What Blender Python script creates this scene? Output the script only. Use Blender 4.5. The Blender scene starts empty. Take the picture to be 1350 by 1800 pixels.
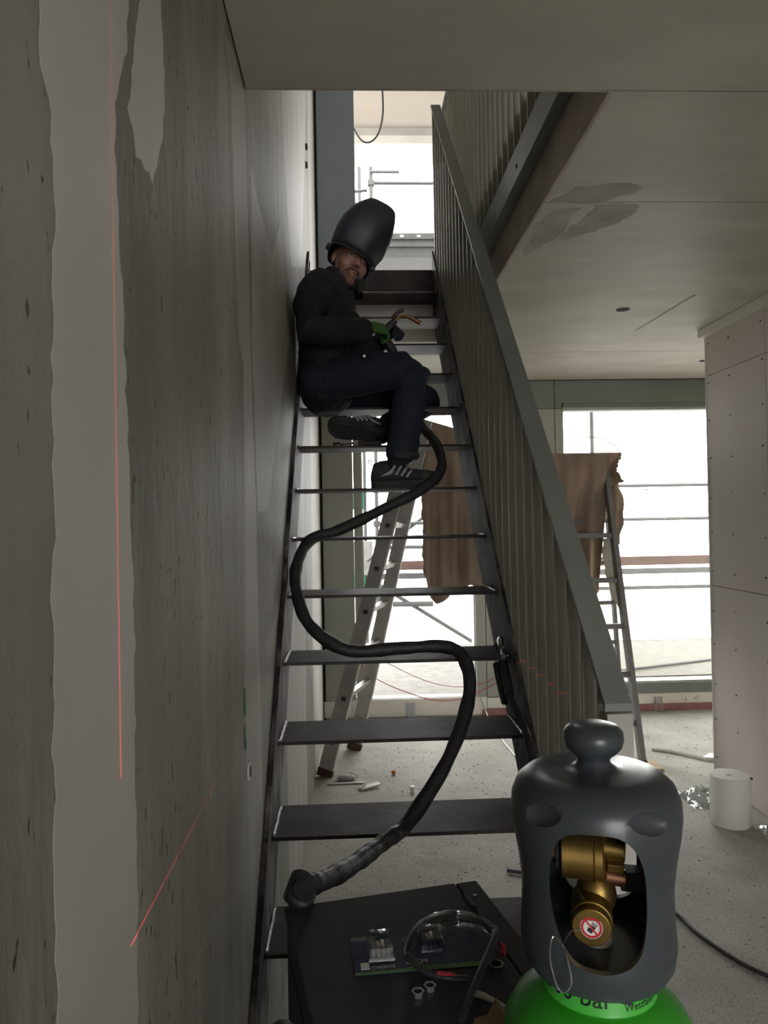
import bpy, bmesh, math, random
from math import sin, cos, pi, radians
from mathutils import Vector, Matrix
random.seed(7)

# ------------------------------------------------------------------ camera, world, light, exposure
S = bpy.context.scene
COL = S.collection
cam = bpy.data.cameras.new('camera')
cam.sensor_fit = 'HORIZONTAL'; cam.sensor_width = 36.0
cam.lens = 36.0 * 1315.92 / 1350.0
cam.clip_start = 0.02; cam.clip_end = 200
camo = bpy.data.objects.new('camera', cam); COL.objects.link(camo)
_r = Vector((0.99896152, -0.04192666, -0.01783345)); _u = Vector((0.01738204, -0.01110671, 0.99978723)); _f = Vector((0.04211581, 0.99905896, 0.01036641))
camo.matrix_world = Matrix(((_r.x, _u.x, -_f.x, 0), (_r.y, _u.y, -_f.y, 0), (_r.z, _u.z, -_f.z, 1.4838), (0, 0, 0, 1)))
S.camera = camo

WORLD_STRENGTH = 9.5
w = bpy.data.worlds.new('overcast_sky'); S.world = w; w.use_nodes = True
bg = w.node_tree.nodes['Background']; bg.inputs[0].default_value = (1.0, 0.99, 0.965, 1); bg.inputs[1].default_value = WORLD_STRENGTH
S.view_settings.view_transform = 'Standard'; S.view_settings.look = 'None'
S.view_settings.exposure = 0.0; S.view_settings.gamma = 1.0; S.view_settings.use_curve_mapping = False
S.cycles.use_denoising = True
S.cycles.max_bounces = 10; S.cycles.diffuse_bounces = 6; S.cycles.transparent_max_bounces = 12
S.cycles.caustics_reflective = False; S.cycles.caustics_refractive = False

def portal(name, loc, rot, sx, sy):
    l = bpy.data.lights.new(name, 'AREA'); l.shape = 'RECTANGLE'; l.size = sx; l.size_y = sy
    l.cycles.is_portal = True
    o = bpy.data.objects.new(name, l); COL.objects.link(o); o.location = loc; o.rotation_euler = rot
# daylight enters through the window openings (sampling portals only, they emit nothing themselves)
portal('portal_window_far', (0.49, 5.84, 1.2), (-pi/2, 0, 0), 0.88, 2.2)
portal('portal_window_right', (2.43, 5.84, 1.25), (-pi/2, 0, 0), 1.7, 2.2)
portal('portal_window_upper', (0.85, 5.84, 4.2), (-pi/2, 0, 0), 1.6, 2.6)
portal('portal_added_upper_back', (1.65, -3.22, 4.22), (pi/2, 0, 0), 2.5, 2.0)  # serves the unseen opening added upstairs for more light
portal('portal_window_back', (0.95, -3.22, 1.25), (pi/2, 0, 0), 1.7, 2.2)

# ------------------------------------------------------------------ helpers
class MB:
    def __init__(s): s.v = []; s.f = []
    def add(s, v, f):
        b = len(s.v); s.v += [tuple(q) for q in v]; s.f += [tuple(i + b for i in q) for q in f]; return s
    def box(s, x0, x1, y0, y1, z0, z1):
        return s.add([(x0,y0,z0),(x1,y0,z0),(x1,y1,z0),(x0,y1,z0),(x0,y0,z1),(x1,y0,z1),(x1,y1,z1),(x0,y1,z1)],
                     [(0,3,2,1),(4,5,6,7),(0,1,5,4),(1,2,6,5),(2,3,7,6),(3,0,4,7)])
    def obox(s, c, ax, ay, az, hx, hy, hz):
        c = Vector(c); ax = Vector(ax).normalized(); ay = Vector(ay).normalized(); az = Vector(az).normalized()
        vs = [c + ax*hx*i + ay*hy*j + az*hz*k for k in (-1,1) for (i,j) in ((-1,-1),(1,-1),(1,1),(-1,1))]
        return s.add(vs, [(0,3,2,1),(4,5,6,7),(0,1,5,4),(1,2,6,5),(2,3,7,6),(3,0,4,7)])
    def bar(s, p0, p1, w, t, side=(0,0,1)):
        p0 = Vector(p0); p1 = Vector(p1); d = p1 - p0; a = d.normalized(); sd = Vector(side); sd = (sd - a*sd.dot(a)).normalized()
        return s.obox((p0+p1)/2, a, sd, a.cross(sd), d.length/2, w/2, t/2)
    def rings(s, rings, cap=True, closed=False):
        n = len(rings[0]); b = len(s.v)
        for r in rings: s.v += [tuple(q) for q in r]
        m = len(rings)
        for i in range(m - 1 + (1 if closed else 0)):
            for j in range(n):
                k = (j + 1) % n; i2 = (i + 1) % m
                s.f.append((b+i*n+j, b+i*n+k, b+i2*n+k, b+i2*n+j))
        if cap and not closed:
            s.f.append(tuple(b + j for j in range(n - 1, -1, -1))); s.f.append(tuple(b + (m-1)*n + j for j in range(n)))
        return s
    def cyl(s, p0, p1, r0, r1=None, n=16):
        p0 = Vector(p0); p1 = Vector(p1); r1 = r0 if r1 is None else r1
        a = (p1 - p0).normalized(); u = a.orthogonal().normalized(); v = a.cross(u)
        R = lambda p, r: [p + (u*cos(2*pi*i/n) + v*sin(2*pi*i/n))*r for i in range(n)]
        return s.rings([R(p0, r0), R(p1, r1)])
    def lathe(s, prof, c=(0,0,0), axis=(0,0,1), n=32, sx=1.0, sy=1.0, cap=True):
        c = Vector(c); a = Vector(axis).normalized(); u = Vector((1,0,0)) if abs(a.z) > .9 else a.orthogonal().normalized(); v = a.cross(u)
        return s.rings([[c + a*h + (u*cos(2*pi*i/n)*sx + v*sin(2*pi*i/n)*sy)*r for i in range(n)] for r, h in prof], cap)
    def tube(s, pts, r, n=10, sub=6, closed=False):
        pts = [Vector(p) for p in pts]; P = smooth_path(pts, sub, closed) if sub > 1 else pts
        m = len(P); rr = r if callable(r) else (lambda t: r)
        rings = []; prev = None
        for i, p in enumerate(P):
            if closed: d = P[(i+1) % m] - P[i-1]
            else: d = P[min(i+1, m-1)] - P[max(i-1, 0)]
            d.normalize()
            if prev is None: u = d.orthogonal().normalized()
            else:
                u = prev - d*prev.dot(d); u.normalize()
            prev = u; v = d.cross(u); q = rr(i/(m-1))
            rings.append([p + (u*cos(2*pi*j/n) + v*sin(2*pi*j/n))*q for j in range(n)])
        return s.rings(rings, True, closed)
    def ell(s, c, rx, ry, rz, M=None, n=16, m=10):
        c = Vector(c); M = M or Matrix.Identity(3); rg = []
        for i in range(m + 1):
            t = -pi/2 + pi*(i if 0 < i < m else (.04 if i == 0 else m - .04))/m
            rg.append([c + M @ Vector((rx*cos(t)*cos(2*pi*j/n), ry*cos(t)*sin(2*pi*j/n), rz*sin(t))) for j in range(n)])
        return s.rings(rg)
    def limb(s, pts, radii, n=14, side=(0,0,1)):
        # tapered tube with rounded ends; radii entries r or (ra, rb)
        pts = [Vector(p) for p in pts]; rad = [(r, r) if not isinstance(r, tuple) else r for r in radii]
        a0 = (pts[1]-pts[0]).normalized(); a1 = (pts[-1]-pts[-2]).normalized()
        k0 = min(rad[0]); k1 = min(rad[-1])
        P = [pts[0]-a0*k0*.85, pts[0]-a0*k0*.5] + pts + [pts[-1]+a1*k1*.5, pts[-1]+a1*k1*.85]
        sc = lambda r, q: (r[0]*q, r[1]*q)
        Rr = [sc(rad[0],.45), sc(rad[0],.85)] + rad + [sc(rad[-1],.85), sc(rad[-1],.45)]
        rings = []
        for i, p in enumerate(P):
            d = (P[min(i+1, len(P)-1)] - P[max(i-1, 0)]).normalized()
            sd = Vector(side); sd = sd - d*sd.dot(d)
            if sd.length < 1e-3: sd = d.orthogonal()
            sd.normalize(); v = d.cross(sd)
            rings.append([p + sd*cos(2*pi*j/n)*Rr[i][0] + v*sin(2*pi*j/n)*Rr[i][1] for j in range(n)])
        return s.rings(rings)
    def prism(s, poly, fn0, fn1):
        n = len(poly); return s.add([fn0(p) for p in poly] + [fn1(p) for p in poly],
            [tuple(range(n-1,-1,-1)), tuple(range(n, 2*n))] + [(i, (i+1) % n, n+(i+1) % n, n+i) for i in range(n)])

def smooth_path(pts, sub, closed=False):
    out = []; n = len(pts)
    for i in range(n if closed else n - 1):
        g = (lambda k: pts[k % n]) if closed else (lambda k: pts[max(0, min(n-1, k))])
        a, b, c, d = g(i-1), g(i), g(i+1), g(i+2)
        for k in range(sub):
            t = k/sub
            out.append(.5*((2*b) + (c-a)*t + (2*a-5*b+4*c-d)*t*t + (3*b-a-3*c+d)*t**3))
    if not closed: out.append(pts[-1].copy())
    return out

def fix_normals(me):
    bm = bmesh.new(); bm.from_mesh(me); bmesh.ops.recalc_face_normals(bm, faces=bm.faces); bm.to_mesh(me); bm.free()

def mk(name, mb, mat, parent=None, smooth=False, bevel=0.0, loc=None):
    me = bpy.data.meshes.new(name)
    if loc is not None:
        L = Vector(loc); me.from_pydata([tuple(Vector(v) - L) for v in mb.v], [], mb.f)
    else: me.from_pydata(mb.v, [], mb.f)
    me.update(); fix_normals(me)
    if smooth:
        for p in me.polygons: p.use_smooth = True
        try: me.set_sharp_from_angle(angle=radians(smooth if smooth > 1 else 40))
        except Exception: pass
    o = bpy.data.objects.new(name, me); COL.objects.link(o)
    if mat: me.materials.append(mat)
    if loc is not None: o.location = loc
    if parent is not None: attach(o, parent)
    if bevel:
        m = o.modifiers.new('bevel', 'BEVEL'); m.width = bevel; m.segments = 2; m.limit_method = 'ANGLE'; m.angle_limit = radians(40)
    return o

def attach(o, parent):
    o.parent = parent
    o.matrix_parent_inverse = Matrix.Translation(-Vector(parent.location)) if parent.rotation_euler[:] == (0,0,0) else parent.matrix_basis.inverted()

def thing(name, label, cat, loc=(0,0,0), group=None):
    o = bpy.data.objects.new(name, None); COL.objects.link(o); o.location = loc; o.empty_display_size = .1
    tag(o, label, cat, group); return o

def tag(o, label, cat, group=None):
    o['label'] = label; o['category'] = cat
    if group: o['group'] = group
    return o

def struct(o, label=None):
    o['kind'] = 'structure'
    if label: o['label'] = label
    return o

def bake(o):
    # apply the modifiers of o into its mesh
    dg = bpy.context.evaluated_depsgraph_get(); dg.update()
    me = bpy.data.meshes.new_from_object(o.evaluated_get(dg)); old = o.data; o.modifiers.clear(); o.data = me
    me.name = o.name; bpy.data.meshes.remove(old); return o

def remeshed(name, mb, mat, parent, voxel=.01, it=6, wrinkle=0.0, wscale=.06):
    o = mk(name, mb, mat)
    m = o.modifiers.new('r', 'REMESH'); m.mode = 'VOXEL'; m.voxel_size = voxel
    m = o.modifiers.new('s', 'SMOOTH'); m.factor = .5; m.iterations = it
    if wrinkle:
        t = bpy.data.textures.new(name + '_folds', 'CLOUDS'); t.noise_scale = wscale; t.noise_depth = 2
        d = o.modifiers.new('d', 'DISPLACE'); d.texture = t; d.strength = wrinkle; d.mid_level = .5; d.texture_coords = 'LOCAL'
    bake(o)
    for p in o.data.polygons: p.use_smooth = True
    if not o.data.materials: o.data.materials.append(mat)
    if parent is not None: attach(o, parent)
    return o

def boolean(o, cutter, op='DIFFERENCE', keep=False):
    m = o.modifiers.new('b', 'BOOLEAN'); m.object = cutter; m.operation = op; m.solver = 'EXACT'
    bake(o)
    if not keep:
        me = cutter.data; bpy.data.objects.remove(cutter); bpy.data.meshes.remove(me)
    return o

def text_mesh(body, size, extrude=0.0):
    c = bpy.data.curves.new('t', 'FONT'); c.body = body; c.size = size; c.extrude = extrude; c.align_x = 'CENTER'; c.align_y = 'CENTER'; c.resolution_u = 4
    o = bpy.data.objects.new('t', c); COL.objects.link(o)
    dg = bpy.context.evaluated_depsgraph_get(); dg.update()
    me = bpy.data.meshes.new_from_object(o.evaluated_get(dg))
    mb = MB(); mb.v = [tuple(v.co) for v in me.vertices]; mb.f = [tuple(p.vertices) for p in me.polygons]
    bpy.data.objects.remove(o); bpy.data.curves.remove(c); bpy.data.meshes.remove(me); return mb

# ------------------------------------------------------------------ materials
def base_mat(name):
    m = bpy.data.materials.new(name); m.use_nodes = True; nt = m.node_tree
    return m, nt, nt.nodes['Principled BSDF']

def pmat(name, c1, c2=None, scale=8.0, rough=.6, metal=0.0, bump=0.0, stretch=(1,1,1), detail=6.0, lo=.35, hi=.65, fine=None, coat=0.0, rough2=None, spec=None):
    m, nt, b = base_mat(name); N = nt.nodes; L = nt.links
    b.inputs['Roughness'].default_value = rough; b.inputs['Metallic'].default_value = metal
    if spec is not None: b.inputs['Specular IOR Level'].default_value = spec
    if coat: b.inputs['Coat Weight'].default_value = coat; b.inputs['Coat Roughness'].default_value = .15
    c2 = c2 or tuple(x*.8 for x in c1)
    tc = N.new('ShaderNodeTexCoord'); mp = N.new('ShaderNodeMapping'); mp.inputs['Scale'].default_value = stretch
    L.new(tc.outputs['Object'], mp.inputs[0])
    nz = N.new('ShaderNodeTexNoise'); nz.inputs['Scale'].default_value = scale; nz.inputs['Detail'].default_value = detail
    L.new(mp.outputs[0], nz.inputs['Vector'])
    rp = N.new('ShaderNodeValToRGB'); rp.color_ramp.elements[0].position = lo; rp.color_ramp.elements[1].position = hi
    rp.color_ramp.elements[0].color = (*c1, 1); rp.color_ramp.elements[1].color = (*c2, 1)
    L.new(nz.outputs['Fac'], rp.inputs[0]); col = rp.outputs[0]
    if fine:   # (scale, threshold, colour): small dark specks
        v = N.new('ShaderNodeTexNoise'); v.inputs['Scale'].default_value = fine[0]; v.inputs['Detail'].default_value = 3
        L.new(mp.outputs[0], v.inputs['Vector'])
        r2 = N.new('ShaderNodeValToRGB'); r2.color_ramp.elements[0].position = fine[1]; r2.color_ramp.elements[1].position = fine[1] + .05
        r2.color_ramp.elements[0].color = (0,0,0,1); r2.color_ramp.elements[1].color = (1,1,1,1)
        L.new(v.outputs['Fac'], r2.inputs[0])
        mx = N.new('ShaderNodeMix'); mx.data_type = 'RGBA'; L.new(r2.outputs[0], mx.inputs['Factor']); L.new(col, mx.inputs['A']); mx.inputs['B'].default_value = (*fine[2], 1)
        col = mx.outputs['Result']
    L.new(col, b.inputs['Base Color'])
    if rough2 is not None:
        mr = N.new('ShaderNodeMapRange'); mr.inputs['To Min'].default_value = rough; mr.inputs['To Max'].default_value = rough2
        L.new(nz.outputs['Fac'], mr.inputs[0]); L.new(mr.outputs[0], b.inputs['Roughness'])
    if bump:
        bp = N.new('ShaderNodeBump'); bp.inputs['Strength'].default_value = bump; bp.inputs['Distance'].default_value = .01
        n2 = N.new('ShaderNodeTexNoise'); n2.inputs['Scale'].default_value = scale*4; n2.inputs['Detail'].default_value = 6; L.new(mp.outputs[0], n2.inputs['Vector'])
        L.new(n2.outputs['Fac'], bp.inputs['Height']); L.new(bp.outputs[0], b.inputs['Normal'])
    return m

def concrete_wall():
    # raw cast wall: blotches, vertical trowel streaks and small dark voids
    m, nt, b = base_mat('raw_concrete'); N = nt.nodes; L = nt.links
    tc = N.new('ShaderNodeTexCoord')
    def noise(scale, st, det=6):
        mp = N.new('ShaderNodeMapping'); mp.inputs['Scale'].default_value = st; L.new(tc.outputs['Object'], mp.inputs[0])
        n = N.new('ShaderNodeTexNoise'); n.inputs['Scale'].default_value = scale; n.inputs['Detail'].default_value = det; L.new(mp.outputs[0], n.inputs['Vector']); return n
    def ramp(src, stops):
        r = N.new('ShaderNodeValToRGB'); e = r.color_ramp.elements
        e[0].position, e[0].color = stops[0][0], (*stops[0][1], 1); e[1].position, e[1].color = stops[1][0], (*stops[1][1], 1)
        for p, c in stops[2:]: q = e.new(p); q.color = (*c, 1)
        L.new(src, r.inputs[0]); return r.outputs[0]
    blot = ramp(noise(2.2, (1,1,.5)).outputs['Fac'], [(.32, (.135,.123,.10)), (.5, (.20,.19,.165)), (.70, (.285,.275,.245))])
    streak = ramp(noise(11, (1,1,.16), 9).outputs['Fac'], [(.3, (.76,.76,.75)), (.7, (1.12,1.12,1.11))])
    mx = N.new('ShaderNodeMix'); mx.data_type = 'RGBA'; mx.blend_type = 'MULTIPLY'; mx.inputs['Factor'].default_value = 1
    L.new(blot, mx.inputs['A']); L.new(streak, mx.inputs['B'])
    pit = ramp(noise(85, (1,1,.42), 1.5).outputs['Fac'], [(.69, (1,1,1)), (.725, (.25,.22,.18))])
    m2 = N.new('ShaderNodeMix'); m2.data_type = 'RGBA'; m2.blend_type = 'MULTIPLY'; m2.inputs['Factor'].default_value = 1
    L.new(mx.outputs['Result'], m2.inputs['A']); L.new(pit, m2.inputs['B']); L.new(m2.outputs['Result'], b.inputs['Base Color'])
    b.inputs['Roughness'].default_value = .62
    bp = N.new('ShaderNodeBump'); bp.inputs['Strength'].default_value = .5; bp.inputs['Distance'].default_value = .006
    L.new(noise(40, (1,1,.4), 8).outputs['Fac'], bp.inputs['Height']); L.new(bp.outputs[0], b.inputs['Normal'])
    return m

M = {}
M['concrete'] = concrete_wall()
M['plaster'] = pmat('skim_plaster', (.50,.488,.45), (.43,.42,.385), 3, .6, bump=.12, stretch=(1,1,.25))
M['plaster_thin'] = pmat('thin_skim', (.36,.35,.32), (.27,.26,.235), 4, .6, bump=.15, stretch=(1,1,.2))
M['screed'] = pmat('dusty_screed', (.46,.45,.41), (.36,.35,.315), 3.2, .9, bump=.5, fine=(130, .60, (.17,.158,.135)))
M['slab'] = pmat('slab_concrete', (.58,.51,.47), (.44,.385,.35), 6, .8, bump=.4)
M['board_c'] = pmat('ceiling_board', (.60,.58,.515), (.50,.48,.42), 2.2, .55, bump=.15, stretch=(1,2.2,1))
M['smear'] = pmat('grey_filler', (.42,.40,.355), (.54,.52,.46), 9, .75, bump=.3)
M['board_w'] = pmat('wall_board', (.62,.565,.535), (.56,.51,.48), 1.5, .7)
M['green_panel'] = pmat('grey_green_panel', (.33,.345,.305), (.30,.315,.28), 2, .5)
M['green_dark'] = pmat('dark_green_frame', (.18,.205,.185), (.155,.18,.16), 2, .45)
M['blue_panel'] = pmat('blue_grey_panel', (.215,.245,.26), (.19,.22,.235), 2, .5)
M['white_board'] = pmat('white_board', (.78,.755,.70), (.70,.68,.63), 3, .7)
M['red_strip'] = pmat('red_membrane', (.34,.17,.155), (.26,.12,.11), 9, .7)
M['black'] = pmat('black_gap', (.012,.012,.014), (.008,.008,.009), 5, .8)
M['steel'] = pmat('raw_black_steel', (.028,.022,.02), (.062,.053,.05), 7, .6, .1, bump=.12, lo=.45, hi=.75, rough2=.5, spec=.22, fine=(40,.68,(.05,.035,.03)))
M['ground_steel'] = pmat('ground_and_scorched_steel', (.022,.018,.017), (.22,.20,.19), 6, .65, .0, bump=.15, stretch=(1,1.6,1), lo=.46, hi=.72, spec=.2, fine=(30,.66,(.02,.014,.012)))
M['dirt'] = pmat('dark_crumbs', (.13,.115,.095), (.2,.18,.15), 40, .9)
M['alu_darkened'] = pmat('darkened_aluminium', (.19,.185,.175), (.15,.145,.138), 10, .5, .3)  # step ladder's aluminium, darkened to offset the light on its front
M['weld'] = pmat('weld_bead', (.42,.41,.4), (.2,.19,.18), 60, .3, .9, bump=.3)
M['rail_grey'] = pmat('grey_painted_steel', (.20,.21,.195), (.17,.18,.165), 4, .5, .0)
M['rail_bar'] = pmat('grey_railing_bar', (.34,.345,.30), (.30,.305,.265), 4, .42, .0)
M['alu'] = pmat('aluminium', (.50,.49,.47), (.40,.39,.375), 10, .42, .75, bump=.05)
M['galv'] = pmat('galvanised_tube', (.42,.43,.43), (.33,.34,.34), 8, .5, .6)
M['scaf'] = pmat('darkened_scaffold_tube', (.065,.066,.066), (.05,.051,.051), 8, .6, .2)  # galvanised grey darkened to stay visible in the bright exposure outside
M['soffit'] = pmat('cream_soffit', (.40,.36,.32), (.37,.335,.30), 2, .8)
M['terrace'] = pmat('terrace_screed', (.15,.143,.13), (.11,.104,.095), 9, .9, bump=.4, fine=(60,.64,(.08,.075,.065)))
M['earth'] = pmat('ground_outside', (.34,.33,.31), (.28,.27,.25), .3, .95)
M['pale'] = pmat('pale_concrete', (.5,.48,.45), (.42,.4,.375), 4, .85, bump=.2)
M['osb'] = pmat('wood_sheet', (.15,.143,.122), (.108,.102,.085), 14, .85, stretch=(1,2,1), bump=.2)
M['board_red'] = pmat('red_brown_timber', (.085,.042,.033), (.06,.03,.024), 8, .75, stretch=(.3,1,3))
M['felt'] = pmat('brown_felt', (.33,.25,.185), (.26,.19,.14), 5, .95, bump=.4)
M['black_rubber'] = pmat('black_rubber', (.022,.021,.022), (.045,.042,.04), 30, .5, bump=.25, lo=.5, hi=.8)
M['black_paint'] = pmat('black_case', (.02,.02,.019), (.036,.035,.03), 6, .6, lo=.5, hi=.8, bump=.1)
M['guard'] = pmat('dark_grey_plastic', (.052,.062,.07), (.045,.054,.062), 4, .3)
M['green_gas'] = pmat('green_paint', (.035,.34,.02), (.03,.29,.018), 5, .3, coat=.2)
M['green_collar'] = pmat('green_label', (.07,.50,.06), (.065,.46,.055), 5, .4)
M['brass'] = pmat('brass', (.34,.225,.07), (.24,.155,.045), 14, .42, .9, bump=.05)
M['copper'] = pmat('copper', (.33,.17,.10), (.24,.12,.07), 14, .4, .85)
M['ptfe'] = pmat('white_sealing_tape', (.7,.66,.56), (.6,.55,.44), 30, .7)
M['chrome'] = pmat('bright_metal', (.62,.61,.6), (.5,.49,.48), 20, .25, .95)
M['white_ink'] = pmat('white_print', (.75,.74,.73), (.7,.69,.68), 20, .6)
M['red_ink'] = pmat('red_print', (.55,.02,.03), (.5,.018,.027), 20, .5)
M['black_ink'] = pmat('black_print', (.01,.01,.012), (.013,.013,.015), 20, .5)
M['cardboard'] = pmat('cardboard', (.30,.20,.12), (.24,.16,.095), 12, .85)
M['wood'] = pmat('light_wood', (.52,.40,.25), (.44,.33,.2), 6, .8, stretch=(1,6,1))
M['white_plastic'] = pmat('white_plastic', (.68,.68,.66), (.6,.6,.58), 10, .45)
M['green_mark'] = pmat('green_paint_mark', (.005,.12,.06), (.006,.09,.045), 10, .6)
M['red_cord'] = pmat('red_cord', (.38,.05,.06), (.3,.04,.05), 30, .7)
M['orange'] = pmat('orange_plastic', (.6,.2,.05), (.5,.16,.04), 30, .6)
M['jacket'] = pmat('black_work_jacket', (.0075,.0075,.009), (.012,.0115,.013), 9, .85, bump=.3)
M['jeans'] = pmat('navy_jeans', (.009,.0125,.025), (.014,.019,.036), 14, .85, bump=.3)
M['skin'] = pmat('skin', (.34,.18,.135), (.28,.14,.105), 14, .5)
M['hair'] = pmat('short_brown_hair', (.05,.032,.022), (.085,.055,.038), 60, .7, bump=.5)
M['beard'] = pmat('stubble', (.10,.058,.042), (.2,.115,.085), 90, .75, bump=.5)
M['green_glove'] = pmat('green_glove', (.06,.17,.035), (.045,.125,.025), 16, .75, bump=.3)
M['navy_glove'] = pmat('dark_blue_glove', (.016,.02,.045), (.012,.014,.03), 16, .75, bump=.3)
M['helmet'] = pmat('black_helmet_shell', (.02,.02,.03), (.016,.016,.025), 5, .5)
M['shoe'] = pmat('dark_grey_shoe', (.034,.036,.044), (.024,.025,.032), 20, .7, bump=.25)
M['sole'] = pmat('olive_rubber_sole', (.04,.041,.035), (.03,.031,.027), 20, .8, bump=.3)
M['lace'] = pmat('pale_laces', (.42,.42,.43), (.36,.36,.37), 40, .7)
M['blue_card'] = pmat('dark_blue_card', (.012,.02,.05), (.02,.032,.075), 12, .35)
M['grey_card'] = pmat('grey_card', (.18,.18,.17), (.12,.12,.11), 12, .35)
M['lime'] = pmat('lime_print', (.10,.22,.05), (.08,.17,.04), 12, .4)

def clear_mat(name, tint, gloss=.08, rough=.05):
    m, nt, b = base_mat(name); N = nt.nodes; L = nt.links; N.remove(b)
    t = N.new('ShaderNodeBsdfTransparent'); t.inputs[0].default_value = (*tint, 1)
    g = N.new('ShaderNodeBsdfGlossy'); g.inputs['Roughness'].default_value = rough
    lw = N.new('ShaderNodeLayerWeight'); lw.inputs['Blend'].default_value = .25
    mr = N.new('ShaderNodeMapRange'); mr.inputs['To Min'].default_value = gloss; mr.inputs['To Max'].default_value = .75; L.new(lw.outputs['Facing'], mr.inputs[0])
    nz = N.new('ShaderNodeTexNoise'); nz.inputs['Scale'].default_value = 6; bp = N.new('ShaderNodeBump'); bp.inputs['Strength'].default_value = .05
    L.new(nz.outputs['Fac'], bp.inputs['Height']); L.new(bp.outputs[0], g.inputs['Normal'])
    mx = N.new('ShaderNodeMixShader'); L.new(mr.outputs[0], mx.inputs[0]); L.new(t.outputs[0], mx.inputs[1]); L.new(g.outputs[0], mx.inputs[2])
    L.new(mx.outputs[0], N['Material Output'].inputs[0]); return m
M['glass'] = clear_mat('window_glass', (.97,.98,.97), .03, .01)
M['clear'] = clear_mat('clear_plastic', (.85,.87,.88), .12, .08)

# ------------------------------------------------------------------ the setting
WX = -.24          # face of the left wall
CZ = 2.52          # lower ceiling
SZ = 2.94          # upper floor level
FY = 5.60          # inner face of the facade
RX = 2.00          # face of the right wall
OX, OY0, OY1 = .645, 1.79, 4.36   # stair opening in the slab

floor = struct(mk('floor', MB().box(WX, 3.4, -3.2, FY+.2, -.2, 0), M['screed']))
wl = struct(mk('wall_left', MB().box(WX-.25, WX, -3.2, FY+.2, 0, 5.62), M['concrete']))

def ragged(poly, jit, step=.03):
    out = []
    for i, a in enumerate(poly):
        b = poly[(i+1) % len(poly)]; n = max(1, int(math.dist(a, b)/step))
        for k in range(n):
            t = k/n; out.append((a[0]+(b[0]-a[0])*t + random.uniform(-jit, jit), a[1]+(b[1]-a[1])*t + random.uniform(-jit, jit)))
    return out
patches = [
 [(0.594,1.924),(0.602,1.848),(0.619,1.834),(0.621,1.728),(0.613,1.587),(0.613,1.495),(0.607,1.404),(0.606,1.269),(0.608,1.178),(0.605,1.069),(.6,.6),(.6,.02),(.83,.02),(.822,.6),(0.821,0.916),(0.824,1.067),(0.827,1.25),(0.83,1.435),(0.815,1.558),(0.803,1.739),(0.789,1.835),(0.781,1.873),(0.793,1.94),(0.83,2.005),(0.846,2.111),(.85,2.5),(.57,2.5),(.58,2.1)],
 [(0.913,2.161),(0.867,2.048),(0.833,1.944),(0.864,1.908),(0.933,1.907),(0.953,1.938),(1.002,2.029),(0.999,2.134),(0.968,2.202),(.96,2.4),(.93,2.4)],
 [(1.507,2.466),(1.571,2.4),(1.601,2.088),(1.635,1.877),(1.699,1.841),(1.68,1.507),(1.639,1.136),(1.664,0.818),(1.7,.3),(1.9,.3),(1.912,0.718),(1.901,1.079),(1.877,1.509),(1.825,1.867),(1.813,2.195),(1.789,2.5),(1.639,2.51)],
 [(1.885,2.382),(2.005,2.347),(2.369,2.327),(2.664,2.54),(2.82,2.419),(2.98,2.199),(2.62,1.914),(2.126,1.512),(1.91,1.509),(1.853,1.929)],
 [(2.828,3.112),(2.897,2.842),(3.162,2.556),(3.854,2.79),(4.261,3.482),(4.593,4.129),(4.7,5),(2.9,5)],
 [(4.75,3.0),(4.72,4.2),(4.75,5.4),(5.58,5.4),(5.58,3.0)],
 [(2.6,.03),(2.6,.8),(2.75,1.3),(3.0,1.8),(3.3,2.2),(3.5,2.45),(3.8,2.5),(3.7,1.5),(3.6,.03)],
 [(4.3,.03),(4.3,1.2),(4.35,2.4),(5.55,2.5),(5.55,.03)]]
for ip, p in enumerate(patches):
    po = ragged(p, .005, .016)
    mk('plaster_patch', MB().prism(po, lambda q: (WX, q[0], q[1]), lambda q: (WX+.0003, q[0], q[1])), M['plaster' if ip < 2 else 'plaster_thin'], wl)
for y, z in ((4.422,3.699),(4.389,3.575)):
    mk('wall_anchor', MB().cyl((WX,y,z),(WX+.012,y,z),.02,.018,12), M['black'], wl)
mk('tie_hole', MB().lathe([(.022,0),(.022,.004),(.014,.004),(.012,-.004)], (WX,1.678,.932), (1,0,0), 18), M['pale'], wl, True)
mk('tie_hole_plug', MB().cyl((WX+.0005,1.682,.930),(WX+.0045,1.682,.930),.011,.011,14), M['black'], wl)
for poly in ([(1.622,1.128),(1.634,1.126),(1.640,1.095),(1.634,1.066),(1.624,1.07),(1.619,1.10)], [(1.618,1.05),(1.628,1.048),(1.634,1.02),(1.640,1.0),(1.630,.99),(1.620,1.015)]):
    mk('green_mark', MB().prism(ragged(poly,.001,.01), lambda q: (WX+.001,q[0],q[1]), lambda q: (WX+.0026,q[0],q[1])), M['green_mark'], wl)
for dz in (0,.012): mk('wire_stub', MB().tube([(WX-.01,4.2+dz,2.88),(WX+.02,4.18+dz,2.89),(WX+.025,4.17+dz*2,2.93)],.003,6,4), M['black'], wl)

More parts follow.
